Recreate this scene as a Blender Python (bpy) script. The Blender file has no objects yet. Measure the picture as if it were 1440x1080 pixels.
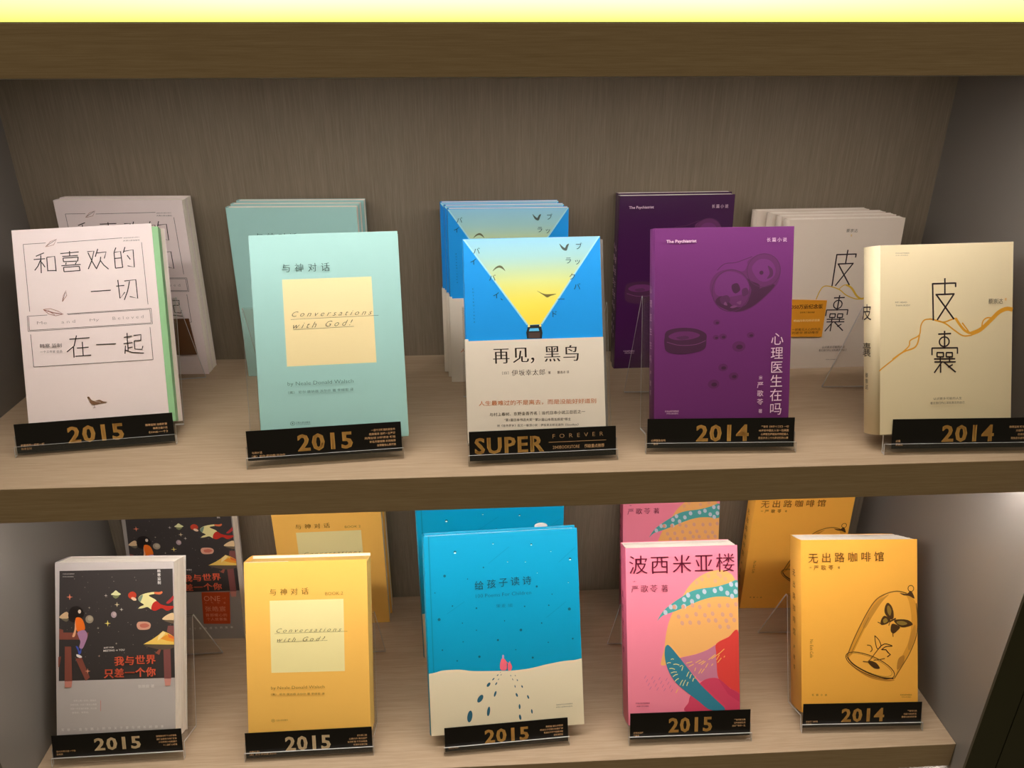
import bpy, bmesh, math, random
from mathutils import Vector, Matrix

# ------------------------------------------------------------------ camera, world, exposure
sc = bpy.context.scene
col = sc.collection
R = math.radians
cd = bpy.data.cameras.new('camera')
cam = bpy.data.objects.new('camera', cd)
col.objects.link(cam)
sc.camera = cam
cd.sensor_fit = 'HORIZONTAL'
cd.sensor_width = 36.0
cd.lens = 36.0 * 1083.9 / 1440.0
cd.clip_start = 0.01
PITCH, YAW, ROLL = .4338, .0535, -.0005
fw = Vector((math.sin(YAW)*math.cos(PITCH), math.cos(YAW)*math.cos(PITCH), -math.sin(PITCH)))
rt = Vector((math.cos(YAW), -math.sin(YAW), 0))
up = rt.cross(fw)
rt2 = rt*math.cos(ROLL) + up*math.sin(ROLL)
up2 = -rt*math.sin(ROLL) + up*math.cos(ROLL)
cam.matrix_world = Matrix(((rt2.x, up2.x, -fw.x, -.0071), (rt2.y, up2.y, -fw.y, -.640), (rt2.z, up2.z, -fw.z, .3940), (0, 0, 0, 1)))

LED = 52.0            # strength of the LED strips under the shelves
LEDC = (1.0, .935, .885)
ROOM = (.235, .195, .115)
wd = bpy.data.worlds.new('room_light')
sc.world = wd
wd.use_nodes = True
wn = wd.node_tree
bg = wn.nodes['Background']
bg.inputs[0].default_value = (*ROOM, 1)
# the shop round the bookcase: pale lit ceiling above, dim walls and floor
wg = wn.nodes.new('ShaderNodeTexCoord'); wsx = wn.nodes.new('ShaderNodeSeparateXYZ'); wmr = wn.nodes.new('ShaderNodeMapRange')
wmr.interpolation_type = 'SMOOTHSTEP'
for i, v in ((1, .05), (2, .75), (3, .38), (4, 2.1)): wmr.inputs[i].default_value = v
wn.links.new(wg.outputs['Generated'], wsx.inputs[0]); wn.links.new(wsx.outputs[2], wmr.inputs[0]); wn.links.new(wmr.outputs[0], bg.inputs[1])
sc.view_settings.view_transform = 'Standard'
sc.view_settings.look = 'None'
sc.view_settings.gamma = 1.0
sc.view_settings.use_curve_mapping = False
sc.view_settings.exposure = 0.0
sc.cycles.transparent_max_bounces = 32
sc.cycles.max_bounces = 10

# ------------------------------------------------------------------ materials
def lin(c):
    return tuple(((v/255)/12.92 if v/255 <= .04045 else ((v/255+.055)/1.055)**2.4) for v in c)

def new_mat(name):
    m = bpy.data.materials.new(name); m.use_nodes = True
    nt = m.node_tree
    return m, nt, nt.nodes['Principled BSDF']

def film_bump(nt, p):
    """slack shrink-wrap film: long soft wrinkles in the clear coat only"""
    tc = nt.nodes.new('ShaderNodeTexCoord'); mp = nt.nodes.new('ShaderNodeMapping'); mp.inputs['Scale'].default_value = (18, 18, 45)
    n = nt.nodes.new('ShaderNodeTexNoise'); n.inputs['Scale'].default_value = 1; n.inputs['Detail'].default_value = 3; n.inputs['Distortion'].default_value = 1.2
    b = nt.nodes.new('ShaderNodeBump'); b.inputs['Strength'].default_value = .35; b.inputs['Distance'].default_value = .004
    nt.links.new(tc.outputs['Object'], mp.inputs['Vector']); nt.links.new(mp.outputs[0], n.inputs['Vector'])
    nt.links.new(n.outputs['Fac'], b.inputs['Height']); nt.links.new(b.outputs[0], p.inputs['Coat Normal'])

def simple(name, rgb, rough=.5, spec=.5, coat=0, noise=0.03, scale=60, metal=0):
    m, nt, p = new_mat(name)
    c = lin(rgb)
    tc = nt.nodes.new('ShaderNodeTexCoord'); n = nt.nodes.new('ShaderNodeTexNoise')
    n.inputs['Scale'].default_value = scale
    nt.links.new(tc.outputs['Object'], n.inputs['Vector'])
    mx = nt.nodes.new('ShaderNodeMix'); mx.data_type = 'RGBA'
    mx.inputs[6].default_value = (*[v*(1-noise) for v in c], 1)
    mx.inputs[7].default_value = (*[min(1, v*(1+noise)) for v in c], 1)
    nt.links.new(n.outputs['Fac'], mx.inputs[0]); nt.links.new(mx.outputs[2], p.inputs['Base Color'])
    p.inputs['Roughness'].default_value = rough
    p.inputs['Specular IOR Level'].default_value = spec
    p.inputs['Coat Weight'].default_value = coat
    p.inputs['Coat Roughness'].default_value = .08
    p.inputs['Metallic'].default_value = metal
    if coat: film_bump(nt, p)
    return m

def wood(name, axis, base, dark, light):
    """straight fine grained veneer; grain runs along axis"""
    m, nt, p = new_mat(name)
    tc = nt.nodes.new('ShaderNodeTexCoord'); L = nt.links.new
    def streak(across, along, detail):
        mp = nt.nodes.new('ShaderNodeMapping')
        s = [across]*3; s[axis] = along
        mp.inputs['Scale'].default_value = s
        L(tc.outputs['Object'], mp.inputs['Vector'])
        n = nt.nodes.new('ShaderNodeTexNoise'); n.inputs['Scale'].default_value = 1
        n.inputs['Detail'].default_value = detail; n.inputs['Roughness'].default_value = .6
        L(mp.outputs[0], n.inputs['Vector']); return n.outputs['Fac']
    a = streak(1100, 30, 2); b = streak(330, 7, 3); c = streak(30, 2.5, 2)
    def mathn(op, x, y):
        q = nt.nodes.new('ShaderNodeMath'); q.operation = op
        for i, v in enumerate((x, y)):
            if isinstance(v, (int, float)): q.inputs[i].default_value = v
            else: L(v, q.inputs[i])
        return q.outputs[0]
    f = mathn('ADD', mathn('ADD', mathn('MULTIPLY', a, .48), mathn('MULTIPLY', b, .37)), mathn('MULTIPLY', c, .15))
    cr = nt.nodes.new('ShaderNodeValToRGB'); e = cr.color_ramp
    e.elements[0].position = .3; e.elements[0].color = (*lin(dark), 1)
    e.elements[1].position = .7; e.elements[1].color = (*lin(light), 1)
    k = e.elements.new(.5); k.color = (*lin(base), 1)
    L(f, cr.inputs[0]); L(cr.outputs[0], p.inputs['Base Color'])
    p.inputs['Roughness'].default_value = .55; p.inputs['Specular IOR Level'].default_value = .3
    bp = nt.nodes.new('ShaderNodeBump'); bp.inputs['Strength'].default_value = .12; bp.inputs['Distance'].default_value = .0006
    L(f, bp.inputs['Height']); L(bp.outputs[0], p.inputs['Normal'])
    return m

WOOD = ((176, 153, 127), (160, 137, 111), (190, 168, 143))
M = {}
M['wood_x'] = wood('oak_veneer_horizontal', 0, *WOOD)
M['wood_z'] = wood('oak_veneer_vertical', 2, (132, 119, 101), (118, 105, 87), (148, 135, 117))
M['panel'] = simple('grey_side_laminate', (122, 116, 110), .38, .45, noise=.03, scale=8)
M['pilaster'] = simple('dark_olive_laminate', (58, 58, 42), .5, .3, noise=.06, scale=40)
M['led_body'] = simple('aluminium_channel', (190, 190, 190), .4, .5, metal=.8)
M['floor'] = simple('floor_tile', (120, 112, 100), .4, .4, noise=.08, scale=5)
M['paper'] = simple('book_paper', (236, 226, 214), .85, .2)
M['black_card'] = simple('black_card', (14, 11, 10), .3, .45)

def emit(name, rgb, s):
    m = bpy.data.materials.new(name); m.use_nodes = True; nt = m.node_tree
    nt.nodes.clear(); o = nt.nodes.new('ShaderNodeOutputMaterial'); e = nt.nodes.new('ShaderNodeEmission')
    e.inputs[0].default_value = (*rgb, 1); e.inputs[1].default_value = s
    nt.links.new(e.outputs[0], o.inputs[0]); return m, nt, e
M['led'] = emit('led_diffuser', LEDC, LED)[0]
# strongly lit upper back panel; its yellow-to-white light is painted as emission
m, nt, e = emit('back_panel_painted_glow', (1, .98, .25), 1.0)
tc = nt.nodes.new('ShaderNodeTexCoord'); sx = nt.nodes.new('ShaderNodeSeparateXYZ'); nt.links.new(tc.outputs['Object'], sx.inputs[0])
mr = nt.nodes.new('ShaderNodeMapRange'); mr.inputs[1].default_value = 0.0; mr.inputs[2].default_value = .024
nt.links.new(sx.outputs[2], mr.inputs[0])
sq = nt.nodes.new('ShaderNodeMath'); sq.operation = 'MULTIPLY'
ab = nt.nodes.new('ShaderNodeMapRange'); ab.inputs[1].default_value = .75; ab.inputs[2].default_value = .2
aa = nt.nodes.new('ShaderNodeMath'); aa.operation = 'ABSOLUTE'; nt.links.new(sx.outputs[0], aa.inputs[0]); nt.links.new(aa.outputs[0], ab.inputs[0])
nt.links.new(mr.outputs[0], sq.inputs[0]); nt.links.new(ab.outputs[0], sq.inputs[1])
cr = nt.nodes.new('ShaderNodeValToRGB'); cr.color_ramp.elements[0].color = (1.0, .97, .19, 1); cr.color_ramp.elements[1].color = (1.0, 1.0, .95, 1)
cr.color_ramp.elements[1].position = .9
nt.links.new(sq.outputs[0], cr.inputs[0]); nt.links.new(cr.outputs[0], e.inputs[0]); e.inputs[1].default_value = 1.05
M['panel_glow'] = m

def ink(name, rough, coat=0):
    """printed ink: colour per printed shape comes from the mesh attribute"""
    m, nt, p = new_mat(name)
    at = nt.nodes.new('ShaderNodeVertexColor'); at.layer_name = 'ink'
    nt.links.new(at.outputs[0], p.inputs['Base Color'])
    p.inputs['Roughness'].default_value = rough; p.inputs['Specular IOR Level'].default_value = .35
    p.inputs['Coat Weight'].default_value = coat; p.inputs['Coat Roughness'].default_value = .1
    if coat: film_bump(nt, p)
    return m
M['ink'] = ink('printed_ink', .55)
M['ink_gloss'] = ink('printed_ink_under_film', .5, .6)
M['gold'] = simple('gold_print', (206, 158, 84), .35, .5, noise=.12, scale=300)
M['gold_pale'] = simple('pale_gold_foil', (232, 208, 168), .35, .5, noise=.08, scale=300)
M['goldsmall'] = simple('pale_gold_print', (200, 160, 118), .5, .4)

def acrylic(name, clear, white):
    m = bpy.data.materials.new(name); m.use_nodes = True; nt = m.node_tree; nt.nodes.clear(); L = nt.links.new
    o = nt.nodes.new('ShaderNodeOutputMaterial')
    tr = nt.nodes.new('ShaderNodeBsdfTransparent'); tr.inputs[0].default_value = (clear, clear*.995, clear*.985, 1)
    gl = nt.nodes.new('ShaderNodeBsdfGlossy'); gl.inputs['Roughness'].default_value = .04
    lw = nt.nodes.new('ShaderNodeLayerWeight'); lw.inputs[0].default_value = .5
    pw = nt.nodes.new('ShaderNodeMath'); pw.operation = 'POWER'; pw.inputs[1].default_value = 5; L(lw.outputs['Facing'], pw.inputs[0])
    fr = nt.nodes.new('ShaderNodeMath'); fr.operation = 'MULTIPLY_ADD'; fr.inputs[1].default_value = .9; fr.inputs[2].default_value = .04; L(pw.outputs[0], fr.inputs[0])
    mx = nt.nodes.new('ShaderNodeMixShader'); L(fr.outputs[0], mx.inputs[0]); L(tr.outputs[0], mx.inputs[1]); L(gl.outputs[0], mx.inputs[2])
    last = mx
    if white:
        df = nt.nodes.new('ShaderNodeBsdfDiffuse'); df.inputs[0].default_value = (.75, .74, .72, 1)
        m2 = nt.nodes.new('ShaderNodeMixShader'); m2.inputs[0].default_value = white
        L(mx.outputs[0], m2.inputs[1]); L(df.outputs[0], m2.inputs[2]); last = m2
    L(last.outputs[0], o.inputs[0]); return m
M['acrylic'] = acrylic('clear_acrylic_sheet', .96, .012)
M['acrylic_edge'] = acrylic('polished_acrylic_edge', .85, .6)
_cols = {}
def cmat(rgb, film=False, rough=.5):
    k = (tuple(rgb), film, rough)
    if k not in _cols:
        _cols[k] = simple('cover_stock_%d' % len(_cols), rgb, rough, .35, coat=.6 if film else 0, noise=.015)
    return _cols[k]

# ------------------------------------------------------------------ mesh helpers
def link(name, me, mats, parent=None, loc=None):
    o = bpy.data.objects.new(name, me); col.objects.link(o)
    for m in mats: me.materials.append(m)
    if parent: o.parent = parent
    if loc: o.location = loc
    return o
def bm_obj(name, bm, mats, parent=None, loc=None, smooth=False):
    me = bpy.data.meshes.new(name); bm.normal_update(); bm.to_mesh(me); bm.free()
    if smooth:
        for p in me.polygons: p.use_smooth = True
    return link(name, me, mats if isinstance(mats, (list, tuple)) else [mats], parent, loc)
def add_box(bm, x0, x1, y0, y1, z0, z1, bev=0, mat=0):
    v = [bm.verts.new((x, y, z)) for x in (x0, x1) for y in (y0, y1) for z in (z0, z1)]
    fs = [bm.faces.new([v[i] for i in q]) for q in ((0, 1, 3, 2), (4, 6, 7, 5), (0, 4, 5, 1), (2, 3, 7, 6), (0, 2, 6, 4), (1, 5, 7, 3))]
    for f in fs: f.material_index = mat
    if bev:
        es = list({e for f in fs for e in f.edges})
        bmesh.ops.bevel(bm, geom=es, offset=bev, segments=2, profile=.6, affect='EDGES')
def box(name, x0, x1, y0, y1, z0, z1, mat, parent=None, bev=0):
    bm = bmesh.new(); add_box(bm, x0, x1, y0, y1, z0, z1, bev); return bm_obj(name, bm, mat, parent)
def tag(o, label=None, cat=None, group=None, kind=None):
    for k, v in (('label', label), ('category', cat), ('group', group), ('kind', kind)):
        if v: o[k] = v
    return o
def empty(name, loc, yaw=0, tilt=0):
    o = bpy.data.objects.new(name, None); col.objects.link(o); o.empty_display_size = .02
    o.location = loc; o.rotation_euler = (-R(tilt), 0, R(yaw)); return o

# ------------------------------------------------------------------ measured poses (mm, degrees) and printed designs (mm on each cover)
DATA = {'P':{'A1':[-392.64,83.15,18.5,10.18,26.82,133.15,210.35],'A2':[-146.91,44.74,18.5,4.32,22.93,144.46,206.36],'A3':[55.3,34.44,18.5,1.6,23.15,136.91,201.92],'A4':[244.4,44.1,18.5,0.79,16.82,140.2,204.71],'A5':[473.04,29.99,18.5,3.1,20.24,142.47,190.04],'B1':[-445.16,41.3,18.5,-2.22,24.36,141.08,216.43],'B2':[-214.98,35.64,18.5,-0.5,23.26,145.72,214.6],'B3':[24.42,34.1,18.5,2.32,23.93,186.93,242.1],'B4':[241.05,32.33,18.5,-0.38,24.14,138.51,217.85],'B5':[464.44,37.63,18.5,-2.37,24.76,146.04,215.5],'C1':[-411.4,262,0,-1.8,3,146.2,214.4],'C2':[-212.8,248,0,-1.6,3,149,206.9],'C3':[36,221,0,0.1,5.3,138.5,207.4],'C4':[240.1,250,0,1.1,6.5,139.3,213.9],'C5':[439,237,0,1.3,3,141.3,188.3],'D1':[-420,231.6,0,-1.5,10.2,150.3,213.5],'D2':[-213.7,250,0,1.4,1.5,147.9,208],'D3':[9.9,178,0,0.7,3,189.8,240.9],'D4':[272.7,236,0,0.5,14.5,141,219.6],'D5':[455,250,0,-2.4,1.5,141,205]},'S':{'A1':{'X':-394.79,'Y':72.15,'yaw':5.5,'w':151.1,'h':30.02,'rise':1},'A2':{'X':-155.99,'Y':33.74,'yaw':4.88,'w':150.18,'h':29.9,'rise':5},'A3':{'X':59.89,'Y':23.44,'yaw':1.99,'w':146.88,'h':29.64,'rise':2},'A4':{'X':241.86,'Y':33.1,'yaw':-1.86,'w':150.32,'h':30.18,'rise':3},'A5':{'X':489.22,'Y':18.99,'yaw':-1.48,'w':149.82,'h':30.4,'rise':3},'B1':{'X':-440.87,'Y':30.3,'yaw':0.99,'w':149.71,'h':27.97,'rise':8},'B2':{'X':-214.73,'Y':24.64,'yaw':0.65,'w':149.74,'h':32.36,'rise':0.5},'B3':{'X':22.41,'Y':23.1,'yaw':3.06,'w':149.83,'h':30.67,'rise':1.5},'B4':{'X':246.74,'Y':21.33,'yaw':-0.52,'w':148.3,'h':33.87,'rise':4},'B5':{'X':464.38,'Y':26.63,'yaw':-1.68,'w':148.75,'h':31.44,'rise':3}},'ART':{'A1':[['L',(62,52,50),0.45,[[9.81,15.09],[30.72,14.88]],0],
['L',(62,52,50),0.45,[[41.38,15.28],[103.75,13.81]],0],
['L',(62,52,50),0.45,[[9.81,15.09],[10.25,84.24]],0],
['L',(62,52,50),0.45,[[122.02,19.48],[122.7,85.41]],0],
['L',(62,52,50),0.45,[[7.56,88.94],[26.18,89.07]],0],
['L',(62,52,50),0.45,[[44.46,89.38],[125.31,89.75]],0],
['L',(62,52,50),0.45,[[125.31,89.75],[125.28,106.07]],0],
['L',(62,52,50),0.45,[[125.28,106.07],[7.31,104.53]],0],
['L',(62,52,50),0.45,[[7.31,104.53],[7.56,88.94]],0],
['L',(62,52,50),0.45,[[8.8,89.71],[8.49,103.51]],0],
['L',(62,52,50),0.45,[[123.94,90.79],[124.09,105.06]],0],
['L',(62,52,50),0.45,[[8.49,103.51],[124.09,105.06]],0],
['L',(62,52,50),0.45,[[45.42,90.14],[123.94,90.79]],0],
['L',(45,35,35),0.95,[[28.38,24.98],[20.54,28.09]],0],
['L',(45,35,35),0.95,[[18.26,31.31],[28.89,31.09]],0],
['L',(45,35,35),0.95,[[25.15,27.26],[24.15,45.73]],0],
['L',(45,35,35),0.95,[[24.54,32.28],[21.73,38.27],[18.36,42.54]],0],
['L',(45,35,35),0.95,[[25.37,34.58],[28.18,39.82]],0],
['L',(45,35,35),0.95,[[30.52,29.84],[30.35,44.24]],0],
['L',(45,35,35),0.95,[[30.52,29.84],[37.99,29.19],[38.14,44.76]],0],
['L',(45,35,35),0.95,[[30.4,43.68],[38.0,43.96]],0],
['L',(45,35,35),0.95,[[43.5,26.71],[61.0,26.1]],0],
['L',(45,35,35),0.95,[[52.38,24.66],[52.13,30.08]],0],
['L',(45,35,35),0.95,[[45.08,29.86],[59.88,29.66]],0],
['L',(45,35,35),0.95,[[45.66,31.59],[60.05,31.37]],0],
['L',(45,35,35),0.95,[[45.66,31.59],[45.86,35.34]],0],
['L',(45,35,35),0.95,[[60.05,31.37],[59.17,35.74]],0],
['L',(45,35,35),0.95,[[45.86,35.34],[59.19,35.51]],0],
['L',(45,35,35),0.95,[[48.33,36.4],[47.64,38.5]],0],
['L',(45,35,35),0.95,[[58.09,36.35],[56.68,38.52]],0],
['L',(45,35,35),0.95,[[43.48,39.36],[61.77,39.2]],0],
['L',(45,35,35),0.95,[[45.38,41.18],[60.28,41.03]],0],
['L',(45,35,35),0.95,[[45.38,41.18],[45.51,45.71]],0],
['L',(45,35,35),0.95,[[60.28,41.03],[60.59,45.92]],0],
['L',(45,35,35),0.95,[[45.51,45.71],[60.63,45.47]],0],
['L',(45,35,35),0.95,[[69.04,26.37],[75.5,26.08],[72.6,35.92],[68.56,44.53]],0],
['L',(45,35,35),0.95,[[69.68,27.43],[73.02,37.08],[76.06,44.11]],0],
['L',(45,35,35),0.95,[[79.31,24.03],[76.23,32.17]],0],
['L',(45,35,35),0.95,[[77.91,28.28],[87.03,27.7],[84.69,34.41]],0],
['L',(45,35,35),0.95,[[81.41,32.49],[80.64,36.66],[76.19,45.03]],0],
['L',(45,35,35),0.95,[[80.87,36.45],[83.6,41.19],[87.91,45.81]],0],
['L',(45,35,35),0.95,[[96.8,23.72],[94.62,28.4]],0],
['L',(45,35,35),0.95,[[94.59,28.74],[94.54,45.34]],0],
['L',(45,35,35),0.95,[[94.59,28.74],[100.96,27.99],[101.6,45.23]],0],
['L',(45,35,35),0.95,[[94.79,35.05],[101.42,34.9]],0],
['L',(45,35,35),0.95,[[94.54,45.34],[101.63,44.89]],0],
['L',(45,35,35),0.95,[[105.55,23.68],[103.43,29.86]],0],
['L',(45,35,35),0.95,[[104.11,28.18],[113.19,27.02],[112.88,45.4],[106.48,43.6]],0],
['L',(45,35,35),0.95,[[106.91,32.38],[109.67,37.15]],0],
['L',(45,35,35),0.95,[[69.07,68.07],[88.12,67.97]],0],
['L',(45,35,35),0.95,[[93.68,64.14],[101.58,63.9]],0],
['L',(45,35,35),0.95,[[95.8,57.77],[96.24,77.23],[101.5,70.99]],0],
['L',(45,35,35),0.95,[[101.97,59.35],[113.12,58.63],[113.32,78.5],[105.83,75.89]],0],
['L',(45,35,35),0.95,[[106.98,59.92],[104.22,70.04],[100.28,79.14]],0],
['T',(150,135,132),'Me',[16.48,96.69],[25.53,97.08],2.9,-1,0],
['T',(150,135,132),'a n d',[39.2,97.52],[51.97,97.64],3.15,-1,0],
['T',(150,135,132),'My',[65.83,98.08],[74.63,98.22],3.17,-1,0],
['T',(150,135,132),'B e l o v e d',[87.69,97.67],[117.47,97.98],3.19,-1,0],
['L',(150,95,75),0.4,[[30.39,18.91],[35.38,13.8],[41.48,11.56],[38.15,17.35],[32.44,18.7],[30.39,18.91]],0],
['L',(62,52,50),0.4,[[31.48,18.08],[40.61,12.18]],0],
['L',(150,95,75),0.5,[[41.44,76.54],[42.99,70.12],[45.74,65.25],[46.04,70.35],[41.44,76.54]],0],
['L',(62,52,50),0.4,[[41.72,75.66],[45.3,66.91]],0],
['L',(150,95,75),0.5,[[23.12,83.23],[29.73,82.84],[36.59,85.96],[41.4,89.37],[34.17,90.6],[27.77,88.3],[23.12,83.23]],0],
['L',(130,60,50),0.7,[[24.08,83.86],[32.41,87.32],[40.39,89.29]],0],
['L',(150,95,75),0.4,[[27.56,84.69],[33.24,89.63]],0],
['T',(62,52,50),'献给所有热爱生活的人',[105.28,14.47],[120.87,14.22],1.14,0,0],
['T',(62,52,50),'天津人民出版社',[104.72,17.31],[120.92,17.34],1.5,0,0],
['L',(62,52,50),0.45,[[9.36,107.82],[9.57,141.19]],0],
['L',(62,52,50),0.45,[[9.57,141.19],[122.77,143.7]],0],
['L',(62,52,50),0.45,[[122.77,143.7],[122.64,109.49]],0],
['L',(45,35,35),0.95,[[44.78,115.7],[63.9,115.69]],0],
['L',(45,35,35),0.95,[[51.76,112.36],[48.63,123.07],[41.5,128.49]],0],
['L',(45,35,35),0.95,[[47.95,124.15],[47.65,134.92]],0],
['L',(45,35,35),0.95,[[56.7,119.34],[56.37,134.07]],0],
['L',(45,35,35),0.95,[[51.12,125.41],[62.19,125.4]],0],
['L',(45,35,35),0.95,[[48.94,133.73],[63.89,133.76]],0],
['L',(45,35,35),0.95,[[69.56,123.41],[88.42,124.05]],0],
['L',(45,35,35),0.95,[[99.97,113.77],[99.46,125.01]],0],
['L',(45,35,35),0.95,[[96.54,118.13],[104.24,117.45]],0],
['L',(45,35,35),0.95,[[95.67,124.68],[104.42,124.28]],0],
['L',(45,35,35),0.95,[[99.77,125.04],[99.37,133.29]],0],
['L',(45,35,35),0.95,[[99.69,129.51],[104.03,128.89]],0],
['L',(45,35,35),0.95,[[97.32,126.81],[96.15,135.16]],0],
['L',(45,35,35),0.95,[[96.93,131.42],[103.53,134.65],[114.47,136.12]],0],
['L',(45,35,35),0.95,[[105.97,116.94],[113.23,116.55],[112.54,122.81]],0],
['L',(45,35,35),0.95,[[106.1,122.59],[112.72,122.5]],0],
['L',(45,35,35),0.95,[[106.1,122.59],[106.13,131.23],[112.96,132.17],[114.04,128.6]],0],
['T',(70,60,60),'韩寒 监制',[17.11,120.32],[37.35,121.27],4.21,0,0],
['T',(90,80,80),'一个工作室 出品',[17.05,126.48],[37.43,127.47],2.44,0,0],
['S',(120,85,60),[[56.52,176.95],[58.36,176.49],[60.33,179.79],[63.2,181.23],[67.76,180.55],[71.36,182.55],[75.04,183.58],[68.94,184.44],[62.89,184.96],[59.27,183.45],[58.4,179.6]]],
['L',(120,85,60),0.5,[[62.66,184.12],[62.6,188.37]],0],
['L',(120,85,60),0.5,[[61.12,188.21],[63.54,187.97]],0],
['L',(225,210,200),0.3,[[63.16,181.72],[69.05,183.14]],0]],'A2':[['G',(246,226,172),[[29.38,44.27],[116.33,44.48],[116.65,130.36],[28.97,130.1]]],
['K',(45,72,68),'与神对话',[34.14,33.42],[72.05,33.56],8.81,3],
['T',(50,45,30),'C o n v e r s a t i o n s',[37.22,78.71],[115.11,79.92],5.02,-1,0.6],
['L',(50,45,30),0.3,[[35.39,83.78],[121.17,83.35]],0],
['T',(50,45,30),'w i t h   G o d !',[37.3,90.28],[94.33,89.26],5.65,-1,0.6],
['L',(50,45,30),0.3,[[37.07,94.02],[96.43,93.29]],0],
['T',(70,100,90),'by Neale Donald Walsch',[28.83,147.83],[92.83,148.16],4.73,-1,0],
['T',(80,110,100),'（美） 尼尔·唐纳德·沃尔什 著 李继宏 译',[28.8,155.99],[92.54,155.91],2.85,0,0],
['E',(45,72,68),[31.1,186.81],2.13,1.73,0,0.35],
['E',(45,72,68),[31.1,186.81],0.76,0.63,0,0],
['T',(45,72,68),'江西人民出版社',[34.2,186.21],[48.48,186.44],2.04,0,0],
['T',(45,72,68),'JIANGXI RENMIN',[34.39,188.12],[48.36,188.49],0.95,0,0]],'B2':[['G',(238,224,160),[[29.38,46.68],[116.95,47.06],[116.6,134.68],[29.15,133.96]]],
['K',(112,82,20),'与神对话',[33.86,36.27],[71.78,36.0],8.75,3],
['T',(112,82,20),'BOOK 2',[95.79,39.78],[116.96,39.53],3.58,-1,0],
['T',(60,50,20),'C o n v e r s a t i o n s',[37.19,82.55],[113.78,83.25],5.02,-1,0.6],
['L',(60,50,20),0.3,[[34.1,86.57],[120.77,86.54]],0],
['T',(60,50,20),'w i t h   G o d ?',[37.25,93.67],[93.21,93.9],5.39,-1,0.6],
['L',(60,50,20),0.3,[[36.8,97.24],[96.67,96.72]],0],
['T',(112,82,20),'by Neale Donald Walsch',[28.66,152.29],[92.1,152.76],4.68,-1,0],
['T',(112,82,20),'（美） 尼尔·唐纳德·沃尔什 著 李继宏 译',[28.47,159.48],[91.91,160.69],2.7,0,0],
['E',(112,82,20),[29.72,191.96],1.93,1.63,0,0.35],
['E',(112,82,20),[29.72,191.96],0.7,0.54,0,0],
['T',(112,82,20),'江西人民出版社',[33.43,191.38],[47.53,191.01],1.99,0,0]],'A3':[['G',(160,222,235),[[0.0,0.6],[136.91,0.0],[76.22,86.27],[60.53,86.6]]],
['Q',(140,200,228),(147,202,221),[[1.7,0.48],[135.86,0.0],[131.46,5.55],[6.0,6.57]]],
['Q',(147,202,221),(154,205,215),[[6.0,6.57],[131.46,5.55],[127.05,11.77],[10.31,12.67]]],
['Q',(154,205,215),(161,207,208),[[10.31,12.67],[127.05,11.77],[122.65,17.99],[14.62,18.78]]],
['Q',(161,207,208),(172,210,196),[[14.62,18.78],[122.65,17.99],[118.25,24.2],[18.94,24.9]]],
['Q',(172,210,196),(186,214,177),[[18.94,24.9],[118.25,24.2],[113.85,30.41],[23.26,31.02]]],
['Q',(186,214,177),(200,218,159),[[23.26,31.02],[113.85,30.41],[109.45,36.62],[27.59,37.15]]],
['Q',(200,218,159),(214,222,140),[[27.59,37.15],[109.45,36.62],[105.05,42.83],[31.92,43.29]]],
['Q',(214,222,140),(223,223,126),[[31.92,43.29],[105.05,42.83],[100.66,49.03],[36.26,49.44]]],
['Q',(223,223,126),(231,224,111),[[36.26,49.44],[100.66,49.03],[96.26,55.24],[40.61,55.6]]],
['Q',(231,224,111),(240,225,97),[[40.61,55.6],[96.26,55.24],[91.87,61.44],[44.96,61.76]]],
['Q',(240,225,97),(245,225,87),[[44.96,61.76],[91.87,61.44],[87.48,67.63],[49.32,67.93]]],
['Q',(245,225,87),(247,223,81),[[49.32,67.93],[87.48,67.63],[83.09,73.83],[53.68,74.11]]],
['Q',(247,223,81),(248,222,76),[[53.68,74.11],[83.09,73.83],[78.7,80.02],[58.05,80.3]]],
['Q',(248,222,76),(250,220,70),[[58.05,80.3],[78.7,80.02],[74.32,86.22],[62.43,86.5]]],
['K',(22,48,66),'バ',[13.0,12.38],[13.0,12.38],6.87,0],
['K',(22,48,66),'イ',[9.52,22.88],[9.52,22.88],6.87,0],
['K',(22,48,66),'バ',[27.74,39.21],[27.74,39.21],6.89,0],
['K',(22,48,66),'イ',[31.09,56.48],[31.09,56.48],6.91,0],
['K',(22,48,66),'、',[38.41,58.54],[38.41,58.54],6.91,0],
['K',(22,48,66),'ブ',[114.81,9.89],[114.81,9.89],7.0,0],
['K',(22,48,66),'ラ',[104.04,23.79],[104.04,23.79],6.99,0],
['K',(22,48,66),'ッ',[113.24,24.78],[113.24,24.78],7.01,0],
['K',(22,48,66),'ク',[107.53,39.9],[107.53,39.9],7.0,0],
['K',(22,48,66),'バ',[112.01,49.93],[112.01,49.93],7.01,0],
['K',(22,48,66),'一',[95.71,62.1],[95.71,62.1],6.99,0],
['K',(22,48,66),'ド',[88.11,76.53],[88.11,76.53],6.99,0],
['S',(70,85,80),[[95.83,6.67],[98.92,9.55],[101.26,10.86],[102.93,8.07],[105.35,6.87],[104.13,10.45],[102.76,13.56],[99.6,13.02],[97.3,10.3]]],
['S',(95,100,70),[[28.28,32.51],[31.23,28.68],[35.21,26.9],[38.31,28.22],[41.0,32.5],[38.24,30.4],[35.14,29.08],[31.97,29.94]]],
['S',(110,100,50),[[71.89,52.83],[76.87,55.32],[81.59,56.54],[91.12,56.47],[85.5,58.21],[81.97,59.69],[78.39,57.4]]],
['G',(30,34,38),[[63.52,86.85],[73.5,86.82],[75.02,89.07],[76.11,94.61],[75.3,100.42],[60.41,100.12],[59.81,94.13],[61.4,88.99]]],
['G',(90,190,240),[[63.58,89.99],[72.14,89.93],[73.0,92.79],[62.54,92.79]]],
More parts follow.
